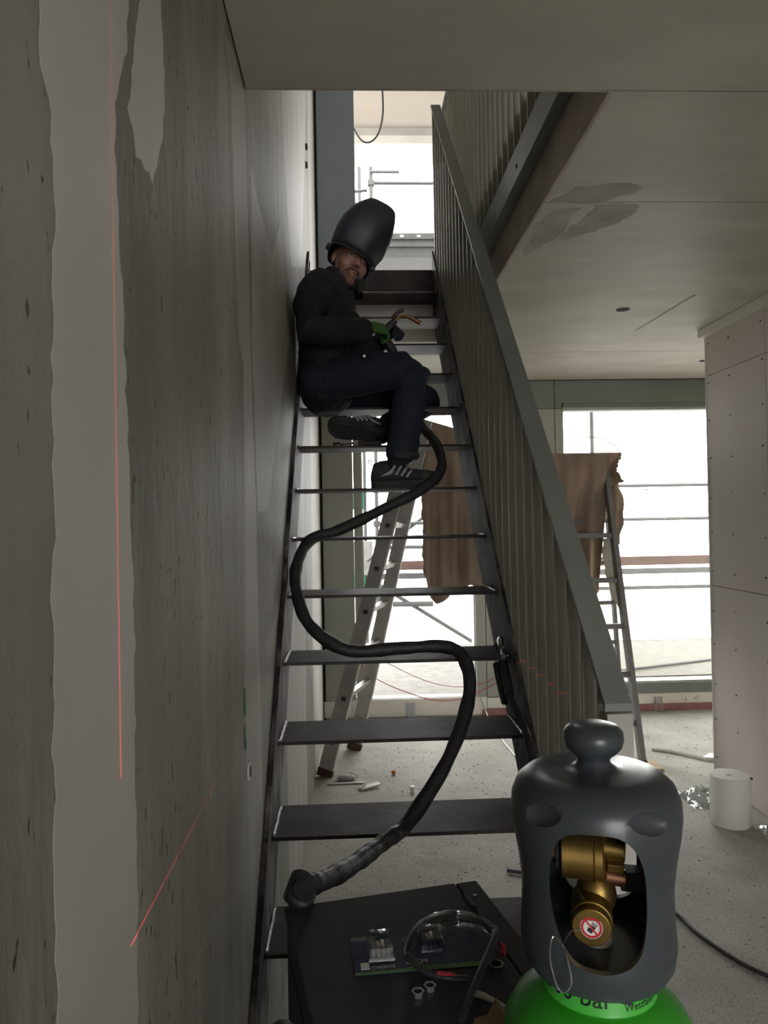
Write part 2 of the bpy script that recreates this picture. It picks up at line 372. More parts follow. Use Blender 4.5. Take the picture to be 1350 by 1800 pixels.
# right wall of plasterboards, behind it the bay of the large window
wr = struct(mk('wall_right', MB().box(RX+.0125, 3.4, -3.2, 4.12, 0, CZ), M['slab']))
def wb(y0, y1, z0, z1):
    g = .0018; return mk('wall_board', MB().box(RX, RX+.0125, y0+g, y1-g, z0+g, z1-g), M['board_w'], wr)
for y0, y1 in ((3.52,4.12),(2.27,3.52),(1.02,2.27),(-.23,1.02),(-1.48,-.23),(-3.2,-1.48)):
    for z0, z1 in ((0,1.085),(1.085,2.255),(2.255,2.50)): wb(y0,y1,z0,z1)
sc = MB()
for y in (4.09,3.86,3.55,3.48,3.1,2.7):
    for k in range(12):
        z = .12+k*.21+random.uniform(-.02,.02)
        sc.cyl((RX-.0006,y+random.uniform(-.008,.008),z),(RX+.001,y,z),.0045,.0045,8)
s_ = mk('screw_heads', sc, M['black'], wr); s_['kind'] = 'stuff'
mk('top_trim', MB().box(RX-.035, RX+.012, -3.2, 4.14, CZ-.045, CZ-.002), M['white_board'], wr)
mk('corner_bead', MB().box(RX-.003, RX+.02, 4.12, 4.128, 0, CZ-.046), M['white_board'], wr)
struct(mk('wall_bay', MB().box(3.4, 3.6, 4.12, FY+.2, 0, CZ), M['white_board']))
# unseen wall behind the camera, its window opening enlarged for more light
wb_ = MB().box(WX, .1, -3.2, -3.0, 0, CZ).box(1.8, RX, -3.2, -3.0, 0, CZ).box(.1, 1.8, -3.2, -3.0, 0, .15).box(.1, 1.8, -3.2, -3.0, 2.35, CZ)
struct(mk('wall_back', wb_, M['concrete']))

# lower ceiling: concrete slab with the stair opening, boards below
cl = MB().box(WX, 3.6, -3.2, OY0, CZ+.0125, SZ).box(OX, 3.6, OY0, FY, CZ+.0125, SZ).box(WX, OX, OY1, FY, CZ+.0125, SZ)
ceil = struct(mk('ceiling', cl, M['slab']))
def cb(x0,x1,y0,y1):
    g = .003; mk('ceiling_board', MB().box(x0+g,x1-g,y0+g,y1-g,CZ,CZ+.0125), M['board_c'], ceil)
for y0,y1 in ((-3.2,-.9),(-.9,OY0)): cb(WX, RX+.02, y0, y1)
for y0,y1 in ((OY0,2.428),(4.655,FY)): cb(OX+.004, 3.4 if y0 > 4 else RX+.02, y0, y1)
mk('ceiling_board', MB().prism([(OX+.007,2.431),(RX+.02,2.431),(RX+.02,4.13),(3.4,4.13),(3.4,4.652),(OX+.007,4.652)], lambda q:(q[0],q[1],CZ), lambda q:(q[0],q[1],CZ+.0125)), M['board_c'], ceil)
cb(WX, OX, OY1, FY)
for x,y in ((1.377,3.701),(2.393,4.952)):
    mk('spot_hole', MB().cyl((x,y,CZ-.002),(x,y,CZ+.002),.034,.034,24), M['black'], ceil)
for po in ([(.665,2.44),(.72,2.32),(.86,2.28),(.93,2.33),(.84,2.43)], [(.80,2.78),(.80,2.62),(.83,2.44),(.99,2.45),(.97,2.58),(.88,2.7)], [(.66,2.62),(.70,2.5),(.79,2.47),(.77,2.75),(.70,2.95)]):
    mk('filler_smear', MB().prism(ragged(po,.013,.03), lambda q:(q[0],q[1],CZ-.0006), lambda q:(q[0],q[1],CZ)), M['smear'], ceil)
mk('scratch', MB().prism([(1.60,4.12),(1.612,4.118),(1.64,3.46),(1.625,3.458)], lambda q:(q[0],q[1],CZ-.0012), lambda q:(q[0],q[1],CZ)), M['slab'], ceil)
# lining of the opening
mk('opening_front_face', MB().box(WX, OX, OY0-.002, OY0+.006, CZ, SZ), M['slab'], ceil)
mk('opening_side_face', MB().box(OX-.004, OX+.006, OY0, OY1, CZ-.004, SZ), M['slab'], ceil)

# upper storey shell
struct(mk('wall_upper_right', MB().box(3.4, 3.6, -3.2, FY+.2, SZ, 5.62), M['white_board']))
struct(mk('wall_upper_back', MB().box(WX, .4, -3.2, -3.0, SZ, 5.5).box(2.9, 3.4, -3.2, -3.0, SZ, 5.5).box(.4, 2.9, -3.2, -3.0, SZ, SZ+.3).box(.4, 2.9, -3.2, -3.0, 5.2, 5.5), M['white_board']))  # unseen back opening added to brighten the upper storey
struct(mk('ground', MB().box(-80, 80, -80, 80, -6.2, -6), M['earth']))
struct(mk('ceiling_upper', MB().box(WX-.25, 3.6, -3.2, FY+.2, 5.5, 5.7), M['soffit']))

# facade: base, panels, frames
fa = struct(mk('wall_far', MB().box(WX, 3.4, FY+.03, FY+.2, 0, .125), M['white_board']))
def fp(name, x0, x1, z0, z1, mat, y0=FY, y1=FY+.2): return mk(name, MB().box(x0,x1,y0,y1,z0,z1), M[mat], fa, bevel=.002)
fp('base_board', -.10, .985, .012, .14, 'white_board', FY+.008, FY+.03)
fp('base_board', .99, 3.4, .05, .13, 'white_board', FY+.012, FY+.03)
fp('red_strip', .95, 3.4, 0, .05, 'red_strip', FY-.004, FY+.03)
fp('base_board', -.235, -.105, .012, .135, 'white_board', FY+.014, FY+.03)
fp('facade_panel', -.222, .006, .142, CZ, 'green_panel'); fp('facade_panel', .010, .070, .142, CZ, 'green_panel')
fp('facade_panel', .910, .985, .142, 2.3, 'green_panel'); fp('facade_panel', .989, 1.54, .142, 2.3, 'green_panel'); fp('facade_panel', 1.544, 1.598, .142, 2.3, 'green_panel')
fp('raised_panel', 1.05, 1.36, .3, 2.385, 'green_panel', FY-.012, FY)
fp('head_panel', .074, 1.54, 2.304, CZ-.005, 'green_dark'); fp('head_panel', 1.544, 3.4, 2.345, CZ-.005, 'green_dark')
fp('leak_blocker', WX, 3.4, 2.40, SZ, 'black', FY+.12, FY+.2)  # hidden black box added behind the head panels to stop light leaks
fp('head_panel', 1.544, 1.598, 2.304, 2.343, 'green_dark')
fp('gap_lining', WX, -.222, 0, CZ, 'black', FY+.02, FY+.2)
fp('gap_lining', WX, -.222, SZ, 5.5, 'black', FY+.02, FY+.2)
fp('facade_panel', -.222, .062, SZ, 5.5, 'blue_panel'); fp('facade_panel', 1.9, 3.4, SZ, 5.5, 'green_panel')
for x in (.41, 1.346, 2.294):
    b_ = mk('floor_bracket', MB().box(x-.028,x-.020,FY-.006,FY+.004,.0,.105).box(x+.020,x+.028,FY-.006,FY+.004,.0,.105).box(x-.028,x+.028,FY-.002,FY+.0035,.0,.105).box(x-.028,x+.028,FY-.06,FY,.0,.004), M['galv'], fa)
# pencilled figures on the base board
pen = MB()
for pts in ([(2.49,.118),(2.475,.078),(2.525,.075)],[(2.51,.1),(2.507,.052)],[(2.565,.075),(2.605,.108),(2.61,.07)],[(2.575,.085),(2.6,.088)]):
    pen.tube([(a, FY+.011, b) for a,b in pts], .0012, 5, 1)
mk('pencilled_number', pen, M['black_ink'], fa)
pen = MB()
for pts in ([(-.085,.09),(-.09,.05),(-.065,.045)],[(-.04,.1),(-.012,.085),(-.03,.06),(-.02,.02),(-.05,.01)],[(.0,.075),(-.006,.02),(.05,.018)]):
    pen.tube([(a, FY+.007, b) for a,b in pts], .0012, 5, 1)
mk('pencilled_number', pen, M['black_ink'], fa)

w1 = struct(mk('window_1', MB().box(.070,.078,FY+.02,FY+.1,.142,2.3).box(.902,.910,FY+.02,FY+.1,.142,2.3).box(.07,.91,FY+.02,FY+.1,2.292,2.304).box(.07,.91,FY+.02,FY+.12,.13,.144), M['green_dark']), None)
w2 = struct(mk('window_2', MB().box(1.598,1.612,FY+.02,FY+.09,.133,2.345).box(3.386,3.4,FY+.02,FY+.09,.133,2.345).box(1.598,3.4,FY+.004,FY+.1,.133,.205).box(1.598,3.4,FY+.02,FY+.1,2.312,2.345), M['green_dark']))
mk('sill_profile', MB().box(1.612,3.386,FY+.01,FY+.13,.205,.225), M['galv'], w2)
mk('head_profile', MB().box(1.612,3.386,FY+.03,FY+.13,2.29,2.312), M['galv'], w2)
mk('window_pane', MB().box(1.612,3.386,FY+.058,FY+.064,.225,2.29), M['glass'], w2)
for x,z in ((2.26,1.68),(2.47,.98)): mk('sticker', MB().cyl((x,FY+.054,z),(x,FY+.0575,z),.006,.006,10), M['black'], w2)

# outside: terrace, eaves
terr = struct(mk('terrace', MB().box(-1.5, 5.2, FY+.2, 8.1, -.1, .12), M['terrace']))
ev = struct(mk('eaves', MB().box(-2, 4.2, FY+.2, 7.62, 5.5, 5.7), M['soffit']))
mk('edge_beam', MB().box(-2, 4.2, 7.62, 7.78, 5.42, 5.7), M['pale'], ev)
mk('fascia_board', MB().box(-2, 4.2, 7.92, 7.98, 5.27, 5.6), M['white_board'], ev)

# ------------------------------------------------------------------ steel staircase
R_, G_, Y7 = .19, .198078, 2.76395
XL, XR = -.2244, .4906
nos = lambda y: 1.42 + (R_/G_)*(y - Y7)
tz = lambda n: .09 + n*R_
ty = lambda n: Y7 + (n-7)*G_
st = thing('staircase', 'dark raw steel staircase with open plate treads along the concrete wall', 'staircase', (.13, 1.4, 0))
def stringer(x0, x1):
    lo = lambda y: nos(y) - .215; hi = lambda y: nos(y) + .105
    y0 = Y7 + (0 - 1.42 + .215)/(R_/G_); ya = Y7 + (0 - 1.42 - .105)/(R_/G_)
    poly = [(ya, 0), (y0, 0), (OY1, min(lo(OY1), SZ-.3)), (OY1, hi(OY1)), ]
    return mk('stringer', MB().prism(poly, lambda q: (x0, q[0], q[1]), lambda q: (x1, q[0], q[1])), M['ground_steel'], st, bevel=.001)
stringer(WX+.002, XL); stringer(XR, XR+.010)
for n in range(1, 15):
    y, z = ty(n), tz(n)
    t = mk('tread', MB().box(XL, XR, y, y+.2216, z-.010, z), M['steel'], st, bevel=.001)
    for s in (0, 1):
        x = XL + .004 if s == 0 else XR - .004
        bead = MB().tube([(x + random.uniform(-.001,.001), y+.008+k*.2/14, z+.002+random.uniform(-.0008,.0008)) for k in range(15)], lambda q: .0045+.0012*sin(q*90), 6, 2)
        mk('weld_bead', bead, M['weld'], t, True)
mk('landing_plate', MB().box(XL, XR+.01, OY1-.012, OY1, SZ-.12, SZ), M['steel'], st)

# balustrade of the flight
ba = thing('stair_balustrade', 'grey steel stair balustrade of close vertical flat bars under a sloping flat handrail', 'railing', (.527, 1.5, 0))
hz = lambda y: .982*y - .361
def rail_seg(ya, yb, x0, x1, d0, d1):
    p = [(ya, hz(ya)+d0), (yb, hz(yb)+d0), (yb, hz(yb)+d1), (ya, hz(ya)+d1)]
    return MB().prism(p, lambda q: (x0, q[0], q[1]), lambda q: (x1, q[0], q[1]))
mk('handrail', rail_seg(1.489, 3.45, .50, .556, -.012, .004), M['rail_grey'], ba, bevel=.0015)
mk('handrail', rail_seg(3.45, 4.33, .497, .553, -.004, .012), M['rail_grey'], ba, bevel=.0015)
mk('lower_rail', MB().prism([(1.5,nos(1.5)-.09),(4.34,nos(4.34)-.09),(4.34,nos(4.34)-.06),(1.5,nos(1.5)-.06)], lambda q:(.5008,q[0],q[1]), lambda q:(.553,q[0],q[1])), M['rail_grey'], ba)
nb = 27
for i in range(nb):
    y = 1.545 + i*(4.31-1.545)/(nb-1)
    z0 = nos(y)-.06; z1 = hz(y)-.013
    mk('bar', MB().box(.503,.553,y-.004,y+.004,z0,z1), M['rail_bar'], ba, bevel=.0008)
mk('end_post', MB().box(.503,.556,1.484,1.50,0,1.086), M['pale'], ba, bevel=.001)
mk('end_post', MB().box(.503,.553,4.318,4.33,nos(4.31)-.06,hz(4.31)-.004), M['rail_bar'], ba)

# guard around the opening upstairs
gu = thing('gallery_railing', 'upper gallery railing of close grey vertical bars fixed to the slab edge', 'railing', (.63, 1.85, 2.67))
mk('base_channel', MB().box(.598,.6405,1.9,4.70,2.675,2.785).box(.598,.603,1.9,4.70,2.785,2.79), M['rail_grey'], gu, bevel=.001)
mk('handrail', MB().box(.596,.65,1.9,4.70,4.02,4.032), M['rail_grey'], gu, bevel=.001)
for i in range(28):
    y = 1.93 + i*(4.68-1.93)/27
    mk('bar', MB().box(.600,.6405 if y < OY1 else .645,y-.004,y+.004,2.786,4.019), M['rail_bar'], gu, bevel=.0008)
for y in (2.6,3.35): mk('bolt', MB().cyl((.596,y,2.72),(.600,y,2.72),.008,.008,6), M['black'], gu)

# ------------------------------------------------------------------ gas cylinder with valve and guard
GA = Vector((.303, .95, 0)); T_ = Vector((-.3039, -.9527, 0)); RR = Vector((.9527, -.3039, 0)); UP = Vector((0,0,1))
gp = lambda x, t, z: GA + RR*x + T_*t + UP*z       # x to the right, t towards the viewer
gc = thing('gas_cylinder', 'green gas cylinder with brass valve inside a dark grey plastic guard', 'gas cylinder', tuple(GA))
body = MB().lathe([(.10,0),(.122,.012),(.125,.04),(.125,.79),(.1235,.815),(.118,.838),(.106,.860),(.088,.877),(.069,.889),(.05,.893),(.03,.895)], GA, n=56)
mk('cylinder_body', body, M['green_gas'], gc, True)
col_ = mk('neck_collar', MB().lathe([(.069,.887),(.0715,.890),(.0705,.893),(.0665,.930),(.05,.932)], GA, n=56), M['green_collar'], gc, True)
def wrap(tm, a0, zc, r, dr, lean=.11):
    # bend flat lettering round the collar; a0 = angle of its centre from the viewer's direction
    out = MB()
    vs = []
    for x, y, z in tm.v:
        zz = zc + y; rr = r - (zz-.893)*lean + dr
        a = a0 + x/r
        vs.append(GA + (T_*cos(a) + RR*sin(a))*rr + UP*zz)
    return out.add(vs, tm.f)
mk('lettering', wrap(text_mesh('300 bar', .030), -.42, .9085, .0705, .0006), M['black_ink'], col_)
mk('maker_name', wrap(text_mesh('Westfalen', .0125), .80, .8995, .0705, .0006), M['black_ink'], col_)
lg = MB().add([(-.007,-.008,0),(.007,-.008,0),(.007,-.0055,0),(-.007,-.0055,0)], [(0,1,2,3)])
lg.add([(-.006+.012*(.5-.5*cos(a))*0+ .0055*cos(a), .004+.0085*sin(a), 0) for a in [k*pi/8 for k in range(16)]], [tuple(range(16))])
mk('maker_emblem', wrap(lg, .80, .917, .0705, .0006), M['black_ink'], col_)
em = MB().add([(.0003+.0022*cos(a)+.0012*sin(a), .004+.0055*sin(a), 0) for a in [k*pi/8 for k in range(16)]], [tuple(range(16))])
mk('maker_emblem_leaf', wrap(em, .80, .917, .0705, .0009), M['green_collar'], col_)
lab = [(-.02,-.014),(.012,-.016),(.018,.004),(.008,.016),(-.004,.014),(-.014,.002)]
lb = MB()
def dome(x, y, dr):
    a = -.22 + x/.11; h = .845 + y*.75; r = .118 + (.838-h)*.1 - max(0, h-.838)*.62
    return GA + (T_*cos(a)+RR*sin(a))*(r+dr) + UP*h
lb.prism(lab, lambda q: dome(q[0], q[1], -.004), lambda q: dome(q[0], q[1], .0012)); mk('paper_label', lb, M['white_plastic'], gc)

guard = mk('valve_guard', MB().lathe([(.072,.914),(.086,.917),(.0935,.930),(.0965,.950),(.0945,.985),(.0935,1.02),(.0975,1.055),(.1035,1.088),(.1058,1.110),(.1045,1.129),(.098,1.145),(.085,1.156),(.063,1.160),(.040,1.1615),(.029,1.1635),(.0225,1.167),(.0200,1.172),(.0215,1.177),(.0290,1.1825),(.0355,1.190),(.0380,1.1990),(.0370,1.2085),(.0315,1.2155),(.019,1.2195),(.003,1.2205)], GA, n=64), M['guard'])
cut = mk('c', MB().lathe([(.062,.90),(.076,.925),(.0845,.935),(.087,.955),(.0855,.985),(.085,1.02),(.0885,1.055),(.093,1.085),(.0935,1.104),(.088,1.120),(.072,1.132),(.04,1.138),(.002,1.139)], GA, n=64), None)
boolean(guard, cut)
wpx = [(-.045,1.098),(-.032,1.113),(-.012,1.1175),(.014,1.1175),(.032,1.112),(.046,1.096),(.054,1.07),(.0565,1.035),(.055,1.0),(.049,.975),(.037,.962),(.016,.955),(-.008,.955),(-.026,.960),(-.040,.976),(-.050,1.004),(-.055,1.035),(-.0525,1.07)]
wpx = [tuple(p)[:2] for p in smooth_path([Vector((a, b, 0)) for a, b in wpx], 3, True)]
boolean(guard, mk('c', MB().prism(wpx, lambda q: gp(q[0], .03, q[1]), lambda q: gp(q[0], .2, q[1])), None))
boolean(guard, mk('c', MB().prism(wpx, lambda q: gp(q[0]*.95, -.2, q[1]), lambda q: gp(q[0]*.95, -.03, q[1])), None))
for sx in (-1, 1):
    c = GA + (T_*cos(.62*sx) + RR*sin(.62*sx))*.1085 + UP*1.130
    Mx = Matrix(((cos(.62*sx)*RR - sin(.62*sx)*T_), (cos(.62*sx)*T_ + sin(.62*sx)*RR), UP)).transposed()
    Mx = Mx @ Matrix.Rotation(.25*sx, 3, 'Y')
    boolean(guard, mk('c', MB().ell(c, .036, .0125, .0155, Mx, 24, 14), None))
for p in guard.data.polygons: p.use_smooth = True
guard.data.set_sharp_from_angle(angle=radians(38))
m_ = guard.modifiers.new('bevel', 'BEVEL'); m_.width = .0018; m_.segments = 3; m_.limit_method = 'ANGLE'; m_.angle_limit = radians(45)
attach(guard, gc)
mk('locking_tab', MB().prism([(-.42,.91),(.30,.91),(.30,.93),(-.42,.93)], lambda q: GA+(T_*cos(q[0]*1.6)+RR*sin(q[0]*1.6))*.072+UP*q[1], lambda q: GA+(T_*cos(q[0]*1.6)+RR*sin(q[0]*1.6))*.083+UP*q[1]), M['guard'], guard, bevel=.001)

mk('guard_floor', MB().lathe([(.02,.934),(.084,.934),(.084,.939),(.02,.942)], GA, n=40), M['guard'], guard, True)
va = mk('valve', MB().cyl(gp(0,0,.92), gp(0,0,1.11), .0165, .0165, 24).ell(gp(0,.004,1.005), .025,.025,.03), M['brass'], gc, True)
mk('sealing_tape', MB().lathe([(.0185,.934),(.0195,.938),(.0195,.952),(.018,.955)], GA, n=24), M['ptfe'], va, True)
mk('outlet_body', MB().cyl(gp(-.0065,.0,.992), gp(-.0065,.045,.988), .0255, .0255, 32), M['brass'], va, True, .0015)
mk('outlet_cap', MB().cyl(gp(-.0065,.045,.988), gp(-.0065,.058,.987), .0235, .0235, 36), M['brass'], va, True, .0015)
mk('regulator_body', MB().cyl(gp(-.042,.012,1.056), gp(-.002,.012,1.056), .030, .030, 32), M['brass'], va, True, .0015)
mk('seal_ring', MB().cyl(gp(-.048,.012,1.056), gp(-.042,.012,1.056), .023, .023, 28), M['black'], va, True)
mk('side_plug', MB().cyl(gp(-.062,.012,1.056), gp(-.048,.012,1.056), .0125, .0125, 20), M['copper'], va, True, .001)
for k in range(8):
    a = k*pi/4; mk('knurl', MB().cyl(gp(-.066,.012+.0115*cos(a),1.056+.0115*sin(a)), gp(-.060,.012+.0115*cos(a),1.056+.0115*sin(a)), .002, .002, 6), M['chrome'], va)
mk('flange', MB().cyl(gp(-.002,.008,1.054), gp(.009,.008,1.054), .033, .033, 32), M['brass'], va, True, .001)
mk('side_stub', MB().cyl(gp(.009,.0,1.062), gp(.036,.0,1.060), .0150, .0150, 20), M['brass'], va, True, .001)
mk('lower_stub', MB().cyl(gp(.012,.004,1.028), gp(.036,.004,1.026), .0105, .0105, 18), M['copper'], va, True, .001)
mk('hex_nut', MB().cyl(gp(.014,.006,1.043), gp(.034,.006,1.043), .0100, .0100, 6), M['brass'], va, False, .0008)
mk('lever_block', MB().obox(gp(.050,-.012,1.020), RR, T_, UP, .020, .014, .012), M['black_paint'], va, False, .002)
mk('hand_wheel', MB().lathe([(.026,-.004),(.031,0),(.031,.008),(.026,.012)], gp(0,-.0,1.112), n=24), M['black_paint'], va, True)
# prohibition sticker on the outlet cap
sc_ = gp(-.0065,.0583,.987); SU = UP*.999
sp = lambda x, y, d=0: sc_ + RR*x + UP*y + T_*d
disc = lambda r0, r1, d, n=40: MB().rings([[sp(r0*cos(2*pi*k/n), r0*sin(2*pi*k/n), d) for k in range(n)], [sp(r1*cos(2*pi*k/n), r1*sin(2*pi*k/n), d) for k in range(n)]], False)
stk = mk('sticker', MB().cyl(sp(0,.001,0), sp(0,.001,.0004), .0132, .0132, 40), M['white_ink'], gc)
mk('red_ring', MB().rings([[sp(r*cos(2*pi*k/40), .001+r*sin(2*pi*k/40), d) for k in range(40)] for r, d in ((.0125,.0003),(.0125,.0007),(.0096,.0007),(.0096,.0003))], False), M['red_ink'], stk)
hand_m = MB()
pal = [(-.0042,-.0045),(.0028,-.0052),(.0042,.0005),(.0038,.0052),(.0022,.0058),(.0008,.0062),(-.0006,.0055),(-.0016,.0020),(-.0044,.0012)]
rot_ = lambda q: (q[0]*.9-q[1]*-.44, q[0]*-.44+q[1]*.9)
hand_m.prism([rot_((x*.85, y*.8-.0015)) for x, y in pal], lambda q: sp(q[0], q[1], .0003), lambda q: sp(q[0], q[1], .0006))
for x in (-.0019,-.0004,.0011,.0026): hand_m.prism([rot_(q) for q in ((x,.001),(x+.0010,.001),(x*1.3+.0012,.0078),(x*1.3+.0003,.0078))], lambda q: sp(q[0], q[1], .0003), lambda q: sp(q[0], q[1], .0006))
mk('hand_symbol', hand_m, M['black_ink'], stk)
mk('slash', MB().prism([(-.0078,.0088),(-.0058,.0098),(.0078,-.0068),(.0058,-.0080)], lambda q: sp(q[0], q[1], .0006), lambda q: sp(q[0], q[1], .0008)), M['red_ink'], stk)
tw = thing('tie_wire', 'thin bare wire loop tied round the lower rim of the cylinder guard', 'wire', tuple(gp(-.04,.09,.96)))
mk('loop', MB().tube([gp(-.040,.082,.975),gp(-.050,.092,.990),gp(-.054,.094,.965),gp(-.046,.099,.936),gp(-.037,.101,.932),gp(-.030,.101,.945),gp(-.034,.094,.965)], .0009, 6, 6, True), M['chrome'], tw, True)
mk('tail', MB().tube([gp(-.040,.082,.975),gp(-.030,.06,.982),gp(-.018,.058,.985),gp(-.012,.052,1.0)], .0008, 6, 6), M['chrome'], tw, True)

# ------------------------------------------------------------------ black case in front of the stairs and what lies on it
E1 = Vector((.979,.205,0)).normalized(); E2 = Vector((.205,-.979,0)).normalized(); B0 = Vector((-.138,1.437,0)); BW, BD, BZ = .381, .42, .75
bp_ = lambda a, b, z: B0 + E1*a + E2*b + UP*z
case = thing('welding_case', 'black metal welding machine case with a hinged lid, at the foot of the stairs', 'welding machine', tuple(bp_(BW/2, BD/2, 0)))
mk('body', MB().prism([(0,0),(BW,0),(BW,BD),(0,BD)], lambda q: bp_(q[0],q[1],.03), lambda q: bp_(q[0],q[1],BZ-.016)), M['black_paint'], case, False, .004)
lid = mk('lid', MB().prism([(-.004,-.004),(BW-.043,-.004),(BW-.043,BD+.004),(-.004,BD+.004)], lambda q: bp_(q[0],q[1],BZ-.014), lambda q: bp_(q[0],q[1],BZ)), M['black_paint'], case, False, .003)
mk('hinge_strip', MB().prism([(BW-.040,-.004),(BW+.004,-.004),(BW+.004,BD+.004),(BW-.040,BD+.004)], lambda q: bp_(q[0],q[1],BZ-.014), lambda q: bp_(q[0],q[1],BZ-.001)), M['black_paint'], case, False, .003)
for b in (.05,.33): mk('hinge', MB().cyl(bp_(BW-.0415,b,BZ), bp_(BW-.0415,b+.05,BZ), .005,.005,10), M['black_rubber'], case, True)
mk('rivet', MB().ell(bp_(BW-.022,.055,BZ), .004,.004,.002), M['chrome'], case, True)
mk('side_panel', MB().prism([(.04,.09),(BD-.04,.09),(BD-.04,BZ-.07),(.04,BZ-.07)], lambda q: bp_(-.003,q[0],q[1]), lambda q: bp_(.002,q[0],q[1])), M['black_paint'], case, False, .002)
for a in (.04, BW-.04):
    for b in (.05, BD-.05): mk('foot', MB().cyl(bp_(a,b,0), bp_(a,b,.032), .02,.02,12), M['black_rubber'], case)
mk('cable_gland', MB().lathe([(.012,-.012),(.026,-.012),(.027,.006),(.021,.010),(.020,.02),(.013,.02)], bp_(.03,-.012,BZ+.012), (.25,-.4,.88), 24), M['black_rubber'], case, True)

sl = thing('ground_cable_bundle', 'black rubber cable loop hanging beside the welding case by the wall', 'cable', (-.12,1.12,0))
mk('loop', MB().tube([(-.10,1.27,.45),(-.115,1.2,.62),(-.12,1.13,.715),(-.105,1.08,.735),(-.10,1.02,.70),(-.11,.97,.5),(-.12,.95,.2),(-.14,1.0,.022)], .021, 12, 8), M['black_rubber'], sl, True)

bk = thing('blister_pack', 'blue and lime battery blister pack with clear bubbles lying on the black case', 'packaging', tuple((.075,1.265,BZ)))
PX = Vector((.191,.011,0)).normalized(); PY = Vector((-.011,.191,0)).normalized(); P0 = Vector((-.010,1.213,BZ))
kp = lambda a, b, z: P0 + PX*a + PY*b + UP*(z+.0035*max(0,b-.05)/.05)
quad = lambda poly, z0, z1: MB().prism(poly, lambda q: kp(q[0], q[1], z0), lambda q: kp(q[0], q[1], z1))
mk('card', quad([(.002,0),(.215,0),(.215,.10),(.0,.102)], .0005, .0020), M['blue_card'], bk)
mk('grey_print', quad([(.0,.078),(.0,.102),(.05,.102),(.03,.08),(.012,.055),(.0,.05)], .0018, .0024), M['grey_card'], bk)
mk('lime_print', quad([(.002,0),(.215,0),(.215,.034),(.17,.035),(.13,.022),(.08,.008),(.002,.006)], .0018, .0024), M['lime'], bk)
mk('lime_print', quad([(.165,.035),(.2,.042),(.212,.04),(.212,.034)], .0019, .0026), M['lime'], bk)
def ptext(body, size, ca, cb, ang=0):
    tm = text_mesh(body, size); vs = []
    for x, y, z in tm.v:
        x2 = x*cos(ang)-y*sin(ang); y2 = x*sin(ang)+y*cos(ang)
        vs.append(kp(ca - x2, cb - y2, .0030))      # printed upside down as seen from here
    return MB().add(vs, tm.f)
mk('lettering', ptext('ENERGY', .0125, .045, .0155, .06), M['white_ink'], bk)
mk('lettering', ptext('ACTIV', .0145, .105, .0235, .16), M['white_ink'], bk)
for k in range(3): mk('printed_ring', MB().rings([[kp(.092+r*cos(j*pi/10), .058+k*.013+r*sin(j*pi/10), .0028) for j in range(20)] for r in (.0052,.0028)], False), M['grey_card'], bk)
mk('hang_tab', quad([(.012,.012),(.026,.012),(.026,.03),(.012,.03)], .002, .0032), M['white_plastic'], bk)
for a0, a1, b0, b1 in ((.026,.07,.030,.092),(.116,.158,.045,.096)):
    bl = MB(); zz = .022
    bl.rings([[kp(a, b, z) for a, b in ((a0+i, b0+i),(a1-i, b0+i),(a1-i, b1-i),(a0+i, b1-i))] for z, i in ((.002,0),(zz,.004),(zz+.002,.007))], True)
    u_ = mk('clear_bubble', bl, M['clear'], bk, True)
    for k in range(4):
        for j in range(2):
            x = a0+.009+k*.0085; y = b0+.012+j*.012
            mk('battery', MB().cyl(kp(x, y, .003), kp(x, y+.02, .010), .0036, .0036, 10).ell(kp(x, y-.001, .0035), .0016,.0016,.0016), M['chrome'] if a0 < .1 else M['blue_card'], u_, True)

sg = thing('safety_glasses', 'clear safety glasses with black and red temples on the black case', 'safety glasses', (.15,1.27,BZ))
arc = [(.078,1.236),(.088,1.268),(.108,1.30),(.14,1.322),(.178,1.328),(.212,1.314),(.233,1.285)]
arc = [tuple(p)[:2] for p in smooth_path([Vector((a,b,0)) for a,b in arc], 4)]
ln = MB(); cen = Vector((.155,1.255,0))
def shell(k, z, off):
    p = Vector((arc[k][0], arc[k][1], 0)); d = (p-cen).normalized(); t = k/(len(arc)-1)
    return p + d*(off + .006*sin(z*60)) + UP*(BZ+.004+z*(.62+.38*sin(pi*t)))
rows = [0,.009,.018,.026,.032]
for off in (0,): pass
vs = [shell(k, z, 0) for z in rows for k in range(len(arc))]; n_ = len(arc)
ln.add(vs, [(i*n_+k, i*n_+k+1, (i+1)*n_+k+1, (i+1)*n_+k) for i in range(len(rows)-1) for k in range(n_-1)])
lo_ = mk('lens', ln, M['clear'], sg, True); so = lo_.modifiers.new('s','SOLIDIFY'); so.thickness = .0022
mk('brow_rim', MB().tube([shell(k, .032, 0) for k in range(0, n_, 3)], .0022, 8, 4), M['clear'], sg, True)
mk('temple', MB().tube([(.233,1.285,BZ+.022),(.222,1.25,BZ+.024),(.19,1.18,BZ+.022),(.16,1.115,BZ+.017),(.145,1.085,BZ+.008)], lambda t: .0068-.0015*t, 8, 6), M['black_rubber'], sg, True)
mk('temple', MB().tube([(.078,1.238,BZ+.018),(.098,1.205,BZ+.012),(.13,1.188,BZ+.009),(.17,1.180,BZ+.008)], .005, 8, 6), M['black_rubber'], sg, True)
mk('temple_tip', MB().tube([(.236,1.265,BZ+.012),(.240,1.25,BZ+.014),(.236,1.238,BZ+.010)], .0045, 8, 4), M['red_ink'], sg, True)
mk('temple_accent', MB().obox((.135,1.187,BZ+.0142), (1,-.1,-.1), (0,1,0), (0,0,1), .014,.003,.0015), M['red_ink'], sg)
